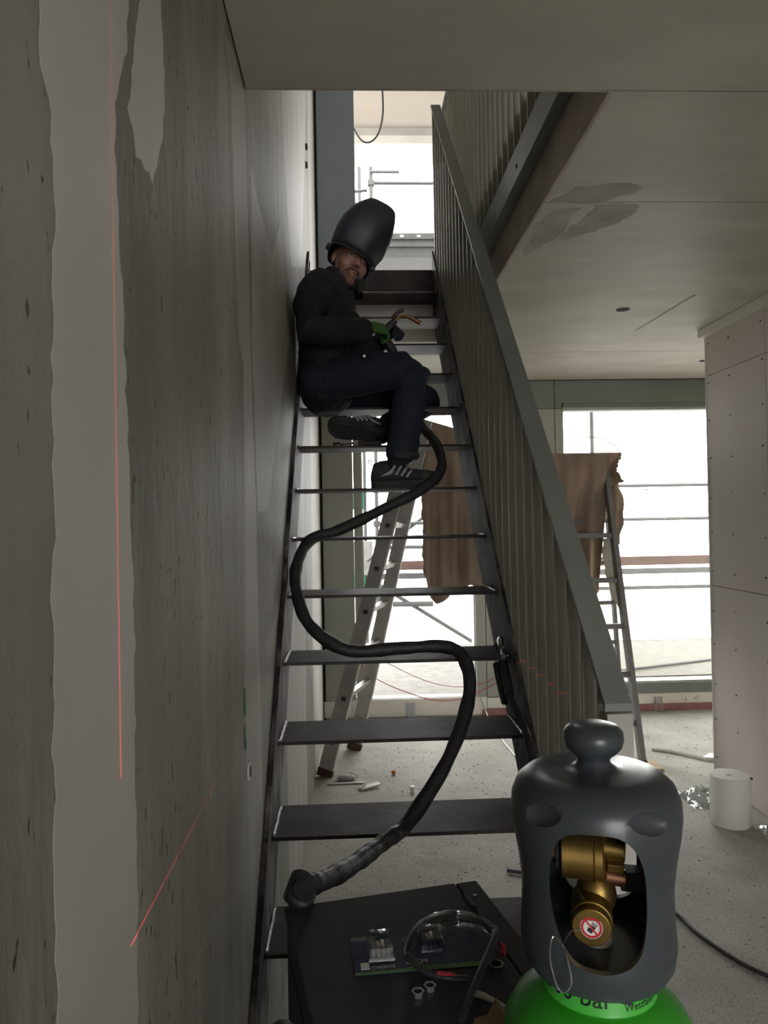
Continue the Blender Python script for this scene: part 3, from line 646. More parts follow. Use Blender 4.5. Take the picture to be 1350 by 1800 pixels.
def hexnut(x, y, ro, ri, h, label, name='hex_nut'):
    mb = MB(); n = 24; rg = []
    for k in range(n):
        a = 2*pi*k/n; af = (a % (pi/3)) - pi/6; r = ro*cos(pi/6)/cos(af)
        d = Vector((cos(a), sin(a), 0)); c = Vector((x, y, BZ+.0005))
        rg.append([c + d*ri, c + d*r, c + d*r + UP*h, c + d*ri + UP*h])
    mb.rings(rg, False, True)
    return tag(mk(name, mb, M['chrome'], None, 40, loc=(x,y,BZ)), label, 'nut', 'loose nuts on the black case')
hexnut(.088,1.158,.0105,.0062,.007,'small bright hex nut on the black case, left of the touching pair')
hexnut(.108,1.172,.0105,.0062,.007,'small bright hex nut on the black case, right of the touching pair')
hexnut(.221,1.218,.0135,.0088,.008,'larger bright hex nut lying alone beside the safety glasses')
mbc = MB().prism([(.155,1.06),(.215,1.04),(.225,1.085),(.2,1.118),(.185,1.10),(.165,1.095)], lambda q: (q[0],q[1],BZ+.0005), lambda q: (q[0],q[1],BZ+.004+(.012 if q[1]>1.1 else 0)))
tag(mk('cardboard_scrap', mbc, M['cardboard'], None, loc=(.19,1.08,BZ)), 'torn brown cardboard scrap on the black case beside the green cylinder', 'cardboard')
tag(mk('white_stick', MB().tube([(.172,1.150,BZ+.006),(.19,1.138,BZ+.006),(.214,1.112,BZ+.006)], lambda t: .0055-.002*t, 8, 4), M['white_plastic'], None, True, loc=(.19,1.13,BZ)), 'short white plastic stick on the black case beside the cardboard scrap', 'plastic scrap')

# ------------------------------------------------------------------ welding hose, earth clamp
hose = [(-.118,1.485,.757),(-.104,1.51,.755),(-.08,1.55,.742),(-.03,1.66,.714),(.02,1.78,.692),(.075,1.885,.684),(.136,1.976,.690),(.26,2.102,.815),(.342,2.247,.955),(.34,2.337,1.045),(.284,2.386,1.075),(.139,2.395,1.072),(-.025,2.385,1.072),(-.144,2.445,1.144),(-.192,2.542,1.24),(-.198,2.626,1.325),(-.155,2.726,1.414),(-.042,2.785,1.452),(.133,2.862,1.532),(.284,2.925,1.605),(.362,3.01,1.69),(.352,3.12,1.80),(.30,3.225,1.89),(.275,3.30,1.98),(.255,3.335,2.08),(.215,3.345,2.2),(.165,3.335,2.28),(.135,3.315,2.305)]
wh = thing('welding_hose', 'thick black sheathed welding hose snaking up over the stair treads', 'hose', (-.118,1.485,.762))
random.seed(3)
mk('sheath', MB().tube(hose, lambda t: .0205 + .0012*sin(t*140) + .0008*sin(t*333), 12, 10), M['black_rubber'], wh, True)
mk('end_collar', MB().cyl((-.124,1.462,.752), (-.112,1.505,.776), .0245, .0235, 18), M['black_rubber'], wh, True, .002)

ec = thing('earth_clamp', 'black earth clamp with bright jaws gripping the right stringer of the stairs', 'clamp', (.455,2.39,1.04))
mk('jaw', MB().tube([(.475,2.44,1.075),(.470,2.40,1.092),(.462,2.355,1.075)], .010, 10, 6), M['chrome'], ec, True)
mk('jaw', MB().tube([(.478,2.44,1.05),(.474,2.395,1.058),(.466,2.345,1.048)], .009, 10, 6), M['chrome'], ec, True)
mk('body', MB().obox((.468,2.40,1.035), (0,-.9,-.3), (1,0,0), (0,-.3,.9), .05,.016,.024), M['black_rubber'], ec, False, .006)
mk('handle', MB().tube([(.468,2.37,1.03),(.464,2.30,1.0),(.460,2.23,.955)], .014, 10, 5), M['black_rubber'], ec, True)
mk('handle', MB().tube([(.45,2.38,1.015),(.448,2.31,.97),(.45,2.25,.925)], .011, 10, 5), M['black_rubber'], ec, True)
mk('spring', MB().cyl((.468,2.385,1.06), (.468,2.385,1.025), .012,.012,12), M['chrome'], ec, True)
tag(mk('earth_cable', MB().tube([(.458,2.235,.955),(.462,2.17,.93),(.470,2.10,.905),(.468,2.02,.865),(.46,1.93,.80),(.455,1.8,.62),(.452,1.65,.3),(.45,1.5,.03),(.42,1.38,.014),(.36,1.40,.014)], .0105, 10, 8), M['black_rubber'], None, True, loc=(.458,2.235,.955)), 'black earth cable running down the right stringer from the clamp', 'cable')

# ------------------------------------------------------------------ ladders, pole and blanket behind the stairs
la = thing('ladder', 'aluminium ladder leaning behind the stairs, seen edge on', 'ladder', (-.1,4.6,0))
A0, A1 = Vector((-.19,4.37,0)), Vector((.389,4.37,2.12)); C0, C1 = Vector((-.018,4.86,0)), Vector((.489,4.86,2.12))
def stile(p, q, par, w=.085, t=.026, side=None, nm='stile'): return mk(nm, MB().bar(p, q, w, t, side), M['alu' if w > .05 else 'alu_darkened'], par, False, .003)
dr = (C0-A0).normalized(); ax_ = (A1-A0).normalized(); wide = ax_.cross(dr)
for a, b in ((A0,A1),(C0,C1)):
    stile(a + (b-a)*.012, b, la, .088, .026, wide)
    mk('foot', MB().bar(a, a + (b-a)*.022, .094, .032, wide), M['board_red'], la, False, .003)
for k in range(8):
    t = (.2 + .25*k)/2.12; p = A0 + (A1-A0)*t; q = C0 + (C1-C0)*t; d = (q-p).normalized()
    r_ = mk('rung', MB().bar(p, q, .034, .030, wide), M['alu'], la, False, .003)
    mk('rung_plug', MB().bar(p - d*.0165, p - d*.012, .026, .024, wide), M['black_rubber'], r_)

sl2 = thing('step_ladder', 'aluminium step ladder beside the right window holding up the brown blanket', 'ladder', (1.48,4.6,0))
def f_pt(x, z): return Vector((x - .028*z, 4.39 + .227*z, z))
def b_pt(x, z): return Vector((x + (.24 if x > 1.5 else .02)*(1-z/1.8), 5.27 - .235*z, z))
for x in (1.695,1.275):
    sd = 1 if x > 1.5 else -1
    stile(f_pt(x,.02), f_pt(x,1.825), sl2, .032, .06, (1,0,0)); mk('foot', MB().bar(f_pt(x,0), f_pt(x,.03), .036, .064, (1,0,0)), M['black_rubber'], sl2)
    xx = 1.655 if x > 1.5 else 1.225
    stile(b_pt(xx,.02), b_pt(xx,1.825), sl2, .022, .05, (1,0,0), 'rear_stile'); mk('foot', MB().bar(b_pt(xx,0), b_pt(xx,.03), .026, .054, (1,0,0)), M['black_rubber'], sl2)
for k in range(5):
    z = .24+.28*k; mk('rung', MB().bar(f_pt(1.695,z), f_pt(1.275,z), .032, .032), M['alu_darkened'], sl2, False, .003)
for k in range(5):
    z = .33+.28*k; mk('rear_rung', MB().bar(b_pt(1.655,z), b_pt(1.225,z), .026, .026), M['alu_darkened'], sl2, False, .003)
mk('hinge_head', MB().box(1.20,1.68,4.79,4.87,1.825,1.850), M['alu'], sl2, False, .003)

pole = tag(mk('support_pole', MB().cyl((.40,4.93,2.146), (1.30,4.91,1.869), .016, .018, 14), M['galv'], None, True, loc=(.40,4.93,2.146)), 'steel tube under the brown blanket between the two ladders', 'pole')
bk_ = MB(); NX, NZ = 70, 26
xs = [.455 + i*(1.715-.455)/(NX-1) for i in range(NX)]
def interp(tab, x):
    for (a, b), (c, d) in zip(tab, tab[1:]):
        if x <= c: return b + (d-b)*(x-a)/(c-a)
    return tab[-1][1]
bot = [(.45,1.16),(.478,1.08),(.50,.98),(.543,.92),(.58,.945),(.62,.97),(.64,1.01),(.70,1.00),(.76,1.055),(.853,1.02),(1.0,1.0),(1.2,.92),(1.45,.86),(1.56,.885),(1.60,.93),(1.632,1.0),(1.634,1.68),(1.715,1.70)]
top = lambda x: 2.147 - (min(x,1.295)-.468)*.308
for i, x in enumerate(xs):
    py = 4.93 - (x-.4)*.022; zt = top(x); zb = interp(bot, x)
    for j in range(NZ):
        v = j/(NZ-1)
        if v < .16:   # back flap
            z = zt - .28*(1 - v/.16); y = py + .026 + .02*(1-v/.16)
        elif v < .24: # over the pole
            a = pi*(v-.16)/.08; y = py + .024*cos(a); z = zt - .004 + .006*sin(a)
        else:
            u = (v-.24)/.76; z = zt - .004 + (zb-zt)*u
            y = py - .024 + min(1, u*2.2)*(.036*sin(x*34+u*2.5) + .022*sin(x*71+1.3) + .008*sin(u*9+x*20)) + (.03*u if x > 1.2 else 0)
            if x > 1.2: y -= .16*min(1,(x-1.2)/.06)*max(0, min(1, 1.5-u*(3.6 if x < 1.634 else .2)))
        fray = .006*sin(j*2.7)+.004*sin(j*5.1) if i in (0, NX-1) else 0
        bk_.v.append((x + fray + (.02*sin(v*7) if i > NX-8 else 0)*(i-NX+8)/8, y, z))
bk_.f = [(i*NZ+j, i*NZ+j+1, (i+1)*NZ+j+1, (i+1)*NZ+j) for i in range(NX-1) for j in range(NZ-1)]
blk = tag(mk('blanket', bk_, M['felt'], None, 80, loc=(1.0,4.92,2.02)), 'brown felt blanket with ragged hem hung over a pole before the window', 'blanket')
so = blk.modifiers.new('s','SOLIDIFY'); so.thickness = .005
# torn strip of the same felt hanging off the step ladder
ts = MB(); pts_ = [(1.70,4.83,1.74),(1.735,4.82,1.62),(1.742,4.80,1.50),(1.725,4.79,1.42),(1.74,4.77,1.33)]
for k in range(9):
    t = k/8; z = 1.80 - .50*t; x0 = 1.690 + .008*t; x1 = 1.715 + .05*sin(pi*min(1,t*1.15)) + .008*sin(k*2.3)
    for j in range(4): ts.v.append((x0 + (x1-x0)*j/3, 4.84 - .10*t + .014*sin(j*2+k*.8), z + .01*sin(k+j)))
ts.f = [(k*4+j, k*4+j+1, k*4+j+5, k*4+j+4) for k in range(8) for j in range(3)]
o_ = tag(mk('felt_strip', ts, M['felt'], None, 80, loc=(1.7,4.8,1.8)), 'short torn strip of brown felt hanging off the step ladder stile', 'felt scrap'); o_.modifiers.new('s','SOLIDIFY').thickness = .004
ts = MB()
for k in range(12):
    t = k/11; z = 1.34 - .42*t; x0 = 1.60+.045*t+.006*sin(k*1.9) - .03*sin(pi*t); x1 = 1.655 + .022*t
    for j in range(4): ts.v.append((x0 + (x1-x0)*j/3, 4.735 - .095*t + .008*sin(j*2+k*.9), z - .02*(j==1)*(k==11)))
ts.f = [(k*4+j, k*4+j+1, k*4+j+5, k*4+j+4) for k in range(11) for j in range(3)]
o_ = tag(mk('plastic_film_strip', ts, M['ptfe'], None, 80, loc=(1.63,4.7,1.34)), 'pale frayed strip of film hanging down inside the step ladder', 'plastic film'); o_.modifiers.new('s','SOLIDIFY').thickness = .002
tag(mk('binding_wire', MB().tube([(1.44,4.90,1.945),(1.50,4.88,1.985),(1.58,4.87,2.005),(1.67,4.86,1.985),(1.745,4.85,1.93),(1.76,4.845,1.88),(1.72,4.85,1.845)], .003, 6, 8), M['galv'], None, True, loc=(1.6,4.87,1.95)), 'thin wire arching above the top of the brown blanket', 'wire')

# ------------------------------------------------------------------ cords and loose wires
tag(mk('red_cord', MB().tube([(.030,5.585,.42),(.17,5.55,.30),(.40,5.54,.197),(.61,5.54,.137),(.823,5.54,.156),(1.103,5.555,.275),(1.22,5.59,.33)], .0035, 6, 8), M['red_cord'], None, True, loc=(.6,5.55,.137)), 'sagging red cord across the doorway, the lower of two', 'cord', 'cords across the doorway')
tag(mk('red_cord', MB().tube([(.10,5.60,.50),(.235,5.55,.425),(.507,5.54,.291),(.74,5.54,.235),(.953,5.54,.258),(1.104,5.555,.326),(1.22,5.59,.38)], .0026, 6, 8), M['red_cord'], None, True, loc=(.74,5.55,.235)), 'thin sagging cord across the doorway, the upper of two', 'cord', 'cords across the doorway')
tag(mk('floor_wire', MB().tube([(.92,5.53,.16),(.955,5.47,.06),(.965,5.3,.006),(.97,5.0,.006),(.985,4.569,.006),(1.02,4.2,.006),(1.05,3.8,.006)], .005, 6, 8), M['galv'], None, True, loc=(.97,5,0)), 'thin grey wire lying across the floor behind the stairs', 'wire')
tag(mk('power_cable', MB().tube([(.62,3.12,.009),(.85,3.02,.009),(1.02,2.90,.009),(1.16,2.758,.009),(1.187,2.60,.009),(1.237,2.446,.009),(1.30,2.344,.009),(1.45,2.2,.009),(1.7,2.1,.009)], .0075, 8, 8), M['black_rubber'], None, True, loc=(1.16,2.758,0)), 'black power cable curving over the floor right of the gas cylinder', 'cable')
tag(mk('hanging_cable', MB().tube([(.33,6.5,5.5),(.326,6.5,5.283),(.326,6.5,5.032),(.283,6.5,4.857),(.207,6.5,4.782),(.133,6.5,4.80),(.07,6.5,4.90),(.0,6.5,5.05),(-.1,6.5,5.3),(-.12,6.5,5.5)], .008, 8, 8), M['black_rubber'], None, True, loc=(.33,6.5,5.5)), 'black cable looping down from the eaves above the upper window', 'cable')

# ------------------------------------------------------------------ things on the floor
cx, cy = 1.785, 3.53
cc = thing('core_cylinder', 'pale grey cylindrical drill core standing beside the right wall', 'concrete core', (cx,cy,0))
mk('core', MB().lathe([(.086,0),(.092,.006),(.092,.225),(.088,.234),(.07,.2345),(.001,.2345)], (cx,cy,0), n=40), M['white_board'], cc, 50)
mk('chipped_spot', MB().lathe([(.014,0),(.013,.0012),(.003,.0014)], (cx-.01,cy-.01,.2342), n=10), M['slab'], cc)
mk('chipped_spot', MB().ell((cx+.078,cy-.045,.226), .010,.010,.006, None, 8, 6), M['black'], cc)
def film(name, c, rx, ry, h, label):
    mb = MB(); n, m = 14, 10
    for i in range(n):
        for j in range(m):
            x = -1+2*i/(n-1); y = -1+2*j/(m-1); e = max(0, 1-x*x)*max(0, 1-y*y)
            mb.v.append((c[0]+rx*x+random.uniform(-.008,.008), c[1]+ry*y+random.uniform(-.008,.008), .002+e*h*random.uniform(.2,1)))
    mb.f = [(i*m+j, i*m+j+1, (i+1)*m+j+1, (i+1)*m+j) for i in range(n-1) for j in range(m-1)]
    o = tag(mk(name, mb, M['clear'], None, False, loc=c), label, 'plastic film'); return o
film('plastic_film', (1.80,3.83,0), .10, .12, .08, 'crumpled clear plastic film behind the pale drill core')
film('plastic_film', (1.915,3.36,0), .06, .12, .05, 'crumpled clear plastic film against the right wall before the drill core')
sp_ = MB().tube([(1.86,4.66,.008),(1.95,4.60,.010),(2.02,4.53,.008),(2.10,4.43,.008)], lambda t: .008+.006*t, 6, 5)
tag(mk('plastic_strip', sp_, M['white_plastic'], None, True, loc=(1.95,4.6,0)), 'long twisted white plastic strip on the floor under the window', 'plastic scrap')
tag(mk('plastic_strip', MB().prism([(2.08,4.44),(2.16,4.40),(2.22,4.47),(2.15,4.50)], lambda q:(q[0],q[1],.001), lambda q:(q[0],q[1],.02+.3*(q[0]-2.08)*.2)), M['white_plastic'], None, loc=(2.12,4.44,0)), 'folded white plastic piece at the end of the twisted strip', 'plastic scrap')
tag(mk('wood_offcut', MB().prism([(1.70,4.28),(1.775,4.27),(1.785,4.42),(1.715,4.44)], lambda q:(q[0],q[1],.001), lambda q:(q[0],q[1],.016)), M['wood'], None, loc=(1.74,4.35,0)), 'pale wooden offcut lying at the foot of the step ladder', 'wood offcut')
tag(mk('tile_scrap', MB().obox((.07,4.16,.012), (1,.5,.08), (-.5,1,0), (0,0,1), .06,.022,.004).obox((.035,4.145,.016), (.3,.6,.2), (-.6,.3,0), (0,0,1), .02,.008,.006), M['white_plastic'], None, loc=(.07,4.16,0)), 'pale broken profile scrap on the floor behind the stairs', 'scrap')
tag(mk('orange_scrap', MB().ell((.213,4.363,.014), .014,.012,.014, None, 8, 6), M['orange'], None, loc=(.213,4.363,0)), 'small orange crumb on the floor behind the stairs', 'scrap')
tag(mk('white_plug', MB().lathe([(.010,0),(.012,.02),(.016,.024),(.012,.034),(.002,.036)], (.299,4.073,0), n=12), M['white_plastic'], None, True, loc=(.299,4.073,0)), 'small white plug standing on the floor behind the stairs', 'plug')
tag(mk('rubble_lump', MB().ell((-.06,4.30,.015), .06,.035,.018, None, 9, 5).ell((-.02,4.36,.012), .03,.04,.014, None, 8, 5), M['pale'], None, loc=(-.06,4.3,0)), 'small heap of pale rubble at the near ladder foot', 'rubble')
tag(mk('steel_flat', MB().obox((-.06,4.24,.004), (1,.02,0), (0,1,0), (0,0,1), .10,.012,.003), M['galv'], None, loc=(-.06,4.24,0)), 'thin flat steel strip on the floor by the ladder foot', 'steel strip')
random.seed(11); dm = MB()
for k in range(2200):
    x = random.uniform(-.2, 1.95 if k % 3 else 3.2); y = random.uniform(1.6, 5.55) if x < 1.95 else random.uniform(4.2, 5.5)
    r = random.choice((.0018,.0025,.003,.004,.005,.006))*(.6+.1*y) ; h = r*.5; a = random.uniform(0, 6.28); q = random.uniform(1, 2.6)
    P = [Vector((x,y,0)) + Vector((cos(a+j*2.1)*r*(q if j == 0 else 1), sin(a+j*2.1)*r*(q if j == 0 else 1), .0002)) for j in range(3)] + [Vector((x,y,h))]
    dm.add(P, [(0,2,1),(0,1,3),(1,2,3),(2,0,3)])
d_ = tag(mk('floor_debris', dm, M['dirt'], None), 'scattered dark crumbs and chips of building dirt on the screed floor', 'debris'); d_['kind'] = 'stuff'

# a hand tool left on the tread beside the seated man
tl = thing('chipping_hammer', 'dark chipping hammer lying on the tread beside the tucked shoe', 'hammer', (0,3.18,1.80))
mk('handle', MB().tube([(.03,3.185,1.812),(.10,3.19,1.812),(.13,3.19,1.812)], .010, 8, 4), M['black_rubber'], tl, True)
mk('shaft', MB().cyl((-.05,3.18,1.812), (.035,3.185,1.812), .0055,.0055,8), M['chrome'], tl, True)
mk('head', MB().tube([(-.075,3.165,1.806),(-.052,3.18,1.812),(-.04,3.2,1.808)], .006, 8, 4), M['black_paint'], tl, True)

# ------------------------------------------------------------------ outside: wood sheet, scaffold
tag(mk('wood_sheet', MB().prism([(1.9,6.15),(3.1,6.17),(3.9,7.75),(2.25,7.85)], lambda q:(q[0],q[1],.121), lambda q:(q[0],q[1],.142)), M['osb'], None, loc=(2.8,7,.121)), 'large pale wood sheet lying on the terrace outside the right window', 'wood sheet')
tag(mk('timber_batten', MB().bar((1.95,6.3,.133),(1.55,7.3,.133), .06,.025,(0,0,1)), M['osb'], None, loc=(1.75,6.8,.13)), 'pale timber batten lying on the terrace beside the wood sheet', 'timber')
tag(mk('terrace_cable', MB().tube([(1.5,6.1,.13),(2.0,6.25,.15),(2.6,6.45,.16),(3.4,6.8,.15)], .012, 8, 6), M['black_rubber'], None, True, loc=(2,6.25,.13)), 'dark cable lying over the wood sheet on the terrace', 'cable')
tag(mk('marker_stick', MB().cyl((.60,7.4,.128),(.70,7.45,.128), .008,.012,8), M['orange'], None, loc=(.6,7.4,.12)), 'small orange tool lying on the terrace beyond the doorway', 'tool')
tag(mk('wood_block', MB().obox((1.15,6.9,.14), (1,.2,0), (-.2,1,0), (0,0,1), .05,.05,.02), M['wood'], None, loc=(1.15,6.9,.12)), 'small wooden block on the terrace near the door jamb', 'wood block')

sf = thing('scaffold', 'galvanised tube scaffold with boards standing outside the windows', 'scaffold', (1.5,8.8,-6))
def sb(name, p, q, r=.024, mat='scaf', n=10): return mk(name, MB().cyl(p, q, r, r, n), M[mat], sf, True)
for x, y in ((.285,8.8),(.16,9.5),(2.866,8.8),(2.657,9.5),(5.2,8.8)):
    sb('standard', (x,y,-6), (x,y,7))
sb('ledger', (.285,8.8,5.463), (5.2,8.8,5.463), .02); sb('ledger', (.285,8.76,5.578), (.62,8.76,5.578), .018)
for z in (1.838,1.437): sb('guard_rail', (.285,8.8,z), (5.2,8.8,z), .02)
sb('guard_rail', (.285,8.8,.62), (5.2,8.8,.62), .02)
sb('brace', (.285,8.76,.73), (1.75,8.76,-.20), .022); sb('brace', (.16,8.84,1.0), (1.3,8.84,1.85), .02)
sb('tube_end', (.45,8.7,.50), (.92,8.7,.495), .030); sb('tube_end', (.42,8.7,1.16), (.86,8.7,1.16), .022)
mk('toe_board', MB().box(.30,5.2,8.82,8.85,.885,.992), M['board_red'], sf)
mk('deck_edge', MB().box(.30,5.2,8.70,8.74,.79,.856), M['scaf'], sf); mk('deck', MB().box(.30,5.2,8.74,9.5,.79,.80), M['galv'], sf)
for z0, z1 in ((4.80,4.87),(4.71,4.755),(4.58,4.64)): mk('deck_plank', MB().box(.28,5.2,8.80,9.4,z0,z1), M['scaf'], sf)
mk('deck_underside', MB().box(.28,5.2,8.82,9.38,4.64,4.80), M['scaf'], sf)
for k in range(12): mk('painted_plank_hole', MB().box(.42+k*.2,.46+k*.2,8.795,8.80,4.822,4.845), M['white_ink'], sf)  # white slips painted for bright sky through perforations, nothing is cut
for x in (.285,2.866):
    for z in (5.463,1.838,1.437,.62): mk('coupler', MB().box(x-.04,x+.04,8.77,8.835,z-.035,z+.035), M['scaf'], sf, False, .006)
mk('green_netting_frame', MB().box(-.05,.15,9.45,9.52,1.62,1.85), M['green_mark'], sf); mk('green_netting_frame', MB().box(-.05,.15,9.45,9.52,.55,.80), M['green_mark'], sf)
mk('hoist_plate', MB().box(.0,.24,9.3,9.34,.80,1.22), M['grey_card'], sf, False, .004)
for z in (5.75,5.35,5.2,5.05): sb('side_rail', (-.9,9.0,z), (.24,8.85,z+.05), .018)
sb('side_brace', (1.95,8.6,2.45), (2.70,9.3,2.95), .024)

# ------------------------------------------------------------------ the seated welder
pe = thing('person', 'person in dark work clothes sitting sideways on the stairs with a welding torch', 'person', (0,3.33,1.99))
# head frame: face turned to the viewer, tilted
hf = Vector((.36,-.92,-.12)).normalized(); hu = Vector((0,0,1)); hr = hf.cross(hu).normalized() * -1
hr = Vector((1,0,0)) - hf*hf.x; hr.normalize(); hu = (hr.cross(hf)*-1).normalized()
if hu.z < 0: hu = -hu
tl_ = radians(-19); hr, hu = hr*cos(tl_) + hu*sin(tl_), hu*cos(tl_) - hr*sin(tl_)
HC = Vector((.010,3.315,2.632))
hp = lambda r, f, u: HC + hr*r + hf*f + hu*u
HM = Matrix((hr, hf, hu)).transposed()
bd = MB()
he = lambda c, a, b, d: bd.ell(hp(*c), a, b, d, HM, 20, 14)
he((0,-.012,.035), .076,.096,.090); he((0,.028,-.02), .066,.066,.085); he((0,.032,-.066), .054,.056,.052)
he((0,.076,-.104), .021,.018,.018); he((.040,.058,-.036), .024,.026,.026); he((-.040,.058,-.036), .024,.026,.026)
for s in (-1,1):
    he((s*.032,.078,.022), .030,.016,.009); he((s*.0775,-.006,-.008), .009,.019,.031); he((s*.012,.098,-.038), .009,.010,.008)
bd.limb([hp(0,.086,.014), hp(0,.098,-.012), hp(0,.113,-.034)], [.008,.010,.0125], 10, hr)
he((0,.090,-.066), .024,.010,.006); he((0,.089,-.076), .021,.010,.0065)
bd.limb([(-.045,3.345,2.50), (-.02,3.335,2.56), hp(0,-.02,-.06)], [.06,.056,.056], 14)
# torso, arms and legs under the clothes, one continuous body
bd.limb([(-.10,3.33,2.09),(-.105,3.33,2.25),(-.09,3.33,2.40),(-.05,3.335,2.49)], [(.085,.14),(.085,.13),(.085,.145),(.065,.085)], 18, (1,0,0))
bd.limb([(-.11,3.19,2.45),(-.15,3.06,2.36),(-.145,3.0,2.25),(-.06,3.03,2.252),(.05,3.115,2.275)], [.05,.045,.04,.036,.03]); bd.limb([(-.06,3.47,2.45),(.0,3.53,2.30),(.03,3.53,2.23),(.13,3.435,2.30)], [.05,.045,.04,.03])
bd.limb([(-.12,3.24,2.085),(.235,3.125,2.095),(.205,3.045,1.78)], [.07,.052,.038]); bd.limb([(-.11,3.42,2.085),(.34,3.545,2.08),(.17,3.335,1.90)], [.07,.052,.038])
remeshed('body', bd, M['skin'], pe, .0055, 4)

for s, nm in ((-1,0),(1,1)):
    e = mk('eye', MB().ell(hp(s*.031,.0815,.002), .0125,.0125,.0100, HM, 14, 10), M['lace'], pe, True)
    mk('iris', MB().ell(hp(s*.031-.001,.0935,.002), .0052,.0032,.0052, HM, 12, 8), M['hair'], e, True)
    mk('eyelid', MB().limb([hp(s*.031-.013,.090,.006), hp(s*.031,.0965,.0095), hp(s*.031+.013,.090,.006)], [.0026,.0036,.0026], 8), M['skin'], pe, True)
    mk('eyebrow', MB().limb([hp(s*.014,.096,.021), hp(s*.032,.096,.027), hp(s*.052,.082,.022)], [.0035,.0042,.0025], 8), M['hair'], pe, True)
bdm = MB()
bdm.ell(hp(0,.035,-.078), .0545,.0555,.047, HM, 20, 12).ell(hp(0,.078,-.106), .0235,.0195,.0195, HM)
bdm.limb([hp(-.030,.083,-.064), hp(-.014,.098,-.055), hp(0,.101,-.054), hp(.014,.098,-.055), hp(.030,.083,-.064)], [.006,.007,.006,.007,.006], 8)
for s in (-1,1): bdm.limb([hp(s*.060,.03,-.06), hp(s*.066,.018,-.03), hp(s*.068,.012,.0)], [.010,.008,.007], 8)
remeshed('beard', bdm, M['beard'], pe, .004, 3)
mk('mouth', MB().limb([hp(-.022,.093,-.070), hp(0,.101,-.0705), hp(.022,.093,-.070)], [.0022,.0034,.0022], 8), M['copper'], pe, True)
remeshed('hair', MB().ell(hp(0,-.020,.040), .080,.097,.088, HM, 20, 12), M['hair'], pe, .006, 2)

jk = MB()
jk.limb([(-.105,3.33,2.06),(-.108,3.33,2.2),(-.102,3.33,2.36),(-.082,3.33,2.47),(-.055,3.335,2.53)], [(.122,.185),(.120,.178),(.124,.19),(.118,.178),(.090,.105)], 20, (1,0,0))
jk.limb([(-.12,3.17,2.47),(-.160,3.05,2.36),(-.162,2.985,2.245),(-.06,3.02,2.25),(.055,3.115,2.275)], [.083,.074,.068,.058,.048])
jk.limb([(-.06,3.49,2.46),(.0,3.54,2.30),(.03,3.54,2.22),(.14,3.435,2.30)], [.08,.066,.06,.046])
jk.limb([(-.05,3.33,2.40),(.02,3.30,2.30),(.08,3.27,2.17)], [(.06,.12),(.07,.11),(.075,.10)], 16, (1,0,0))
remeshed('jacket', jk, M['jacket'], pe, .009, 5, .02, .07)
cl_ = MB(); n = 28; rg = []
for h, k, dz in ((0,1.0,0),(.055,1.06,.0),(.062,1.10,.004),(.058,1.16,.006),(.0,1.22,0)):
    rg.append([])
    for j in range(n):
        a = 2*pi*j/n; x = -.028 + .078*k*cos(a); y = 3.335 + .085*k*sin(a)
        z = 2.505 + h*(1 - .45*max(0, cos(a+.6))) + .02*(-cos(a))
        rg[-1].append((x, y, z))
mk('collar', cl_.rings(rg, False), M['jacket'], pe, True)
mk('collar_tip', MB().prism([(.045,2.47),(.075,2.49),(.070,2.525),(.035,2.535)], lambda q: (q[0],3.24,q[1]), lambda q: (q[0]-.01,3.262,q[1]+.004)), M['jacket'], pe, False, .003)

tr = MB()
tr.limb([(-.125,3.33,2.085),(-.06,3.33,2.10)], [(.098,.185),(.092,.17)], 18, (0,0,1))
tr.limb([(-.13,3.235,2.09),(.05,3.18,2.105),(.225,3.125,2.112),(.262,3.11,2.075),(.245,3.085,1.97),(.222,3.06,1.87),(.205,3.045,1.765)], [(.096,.10),(.090,.092),(.076,.08),(.082,.078),(.075,.07),(.067,.064),(.068,.066)], 18)
tr.limb([(-.12,3.42,2.085),(.12,3.50,2.09),(.34,3.56,2.10),(.362,3.545,2.055),(.26,3.44,1.97),(.155,3.32,1.885)], [(.095,.10),(.09,.092),(.078,.078),(.076,.076),(.066,.066),(.058,.058)], 18)
remeshed('trousers', tr, M['jeans'], pe, .0085, 5, .016, .06)
mk('sock', MB().tube([(.205,3.045,1.79),(.185,3.045,1.72),(.165,3.048,1.665)], lambda t: .044-.006*t, 14, 4), M['jacket'], pe, True)
mk('sock', MB().tube([(.175,3.34,1.905),(.13,3.31,1.875),(.095,3.295,1.868)], .044, 14, 4), M['jacket'], pe, True)
mk('knee_pad_strap', MB().tube([(.175,3.0,1.745),(.225,2.995,1.742),(.262,3.03,1.742)], .018, 8, 4), M['shoe'], pe, True)
mk('pocket_button', MB().cyl((.06,3.085,2.16),(.06,3.078,2.16), .006,.006,10), M['chrome'], pe)

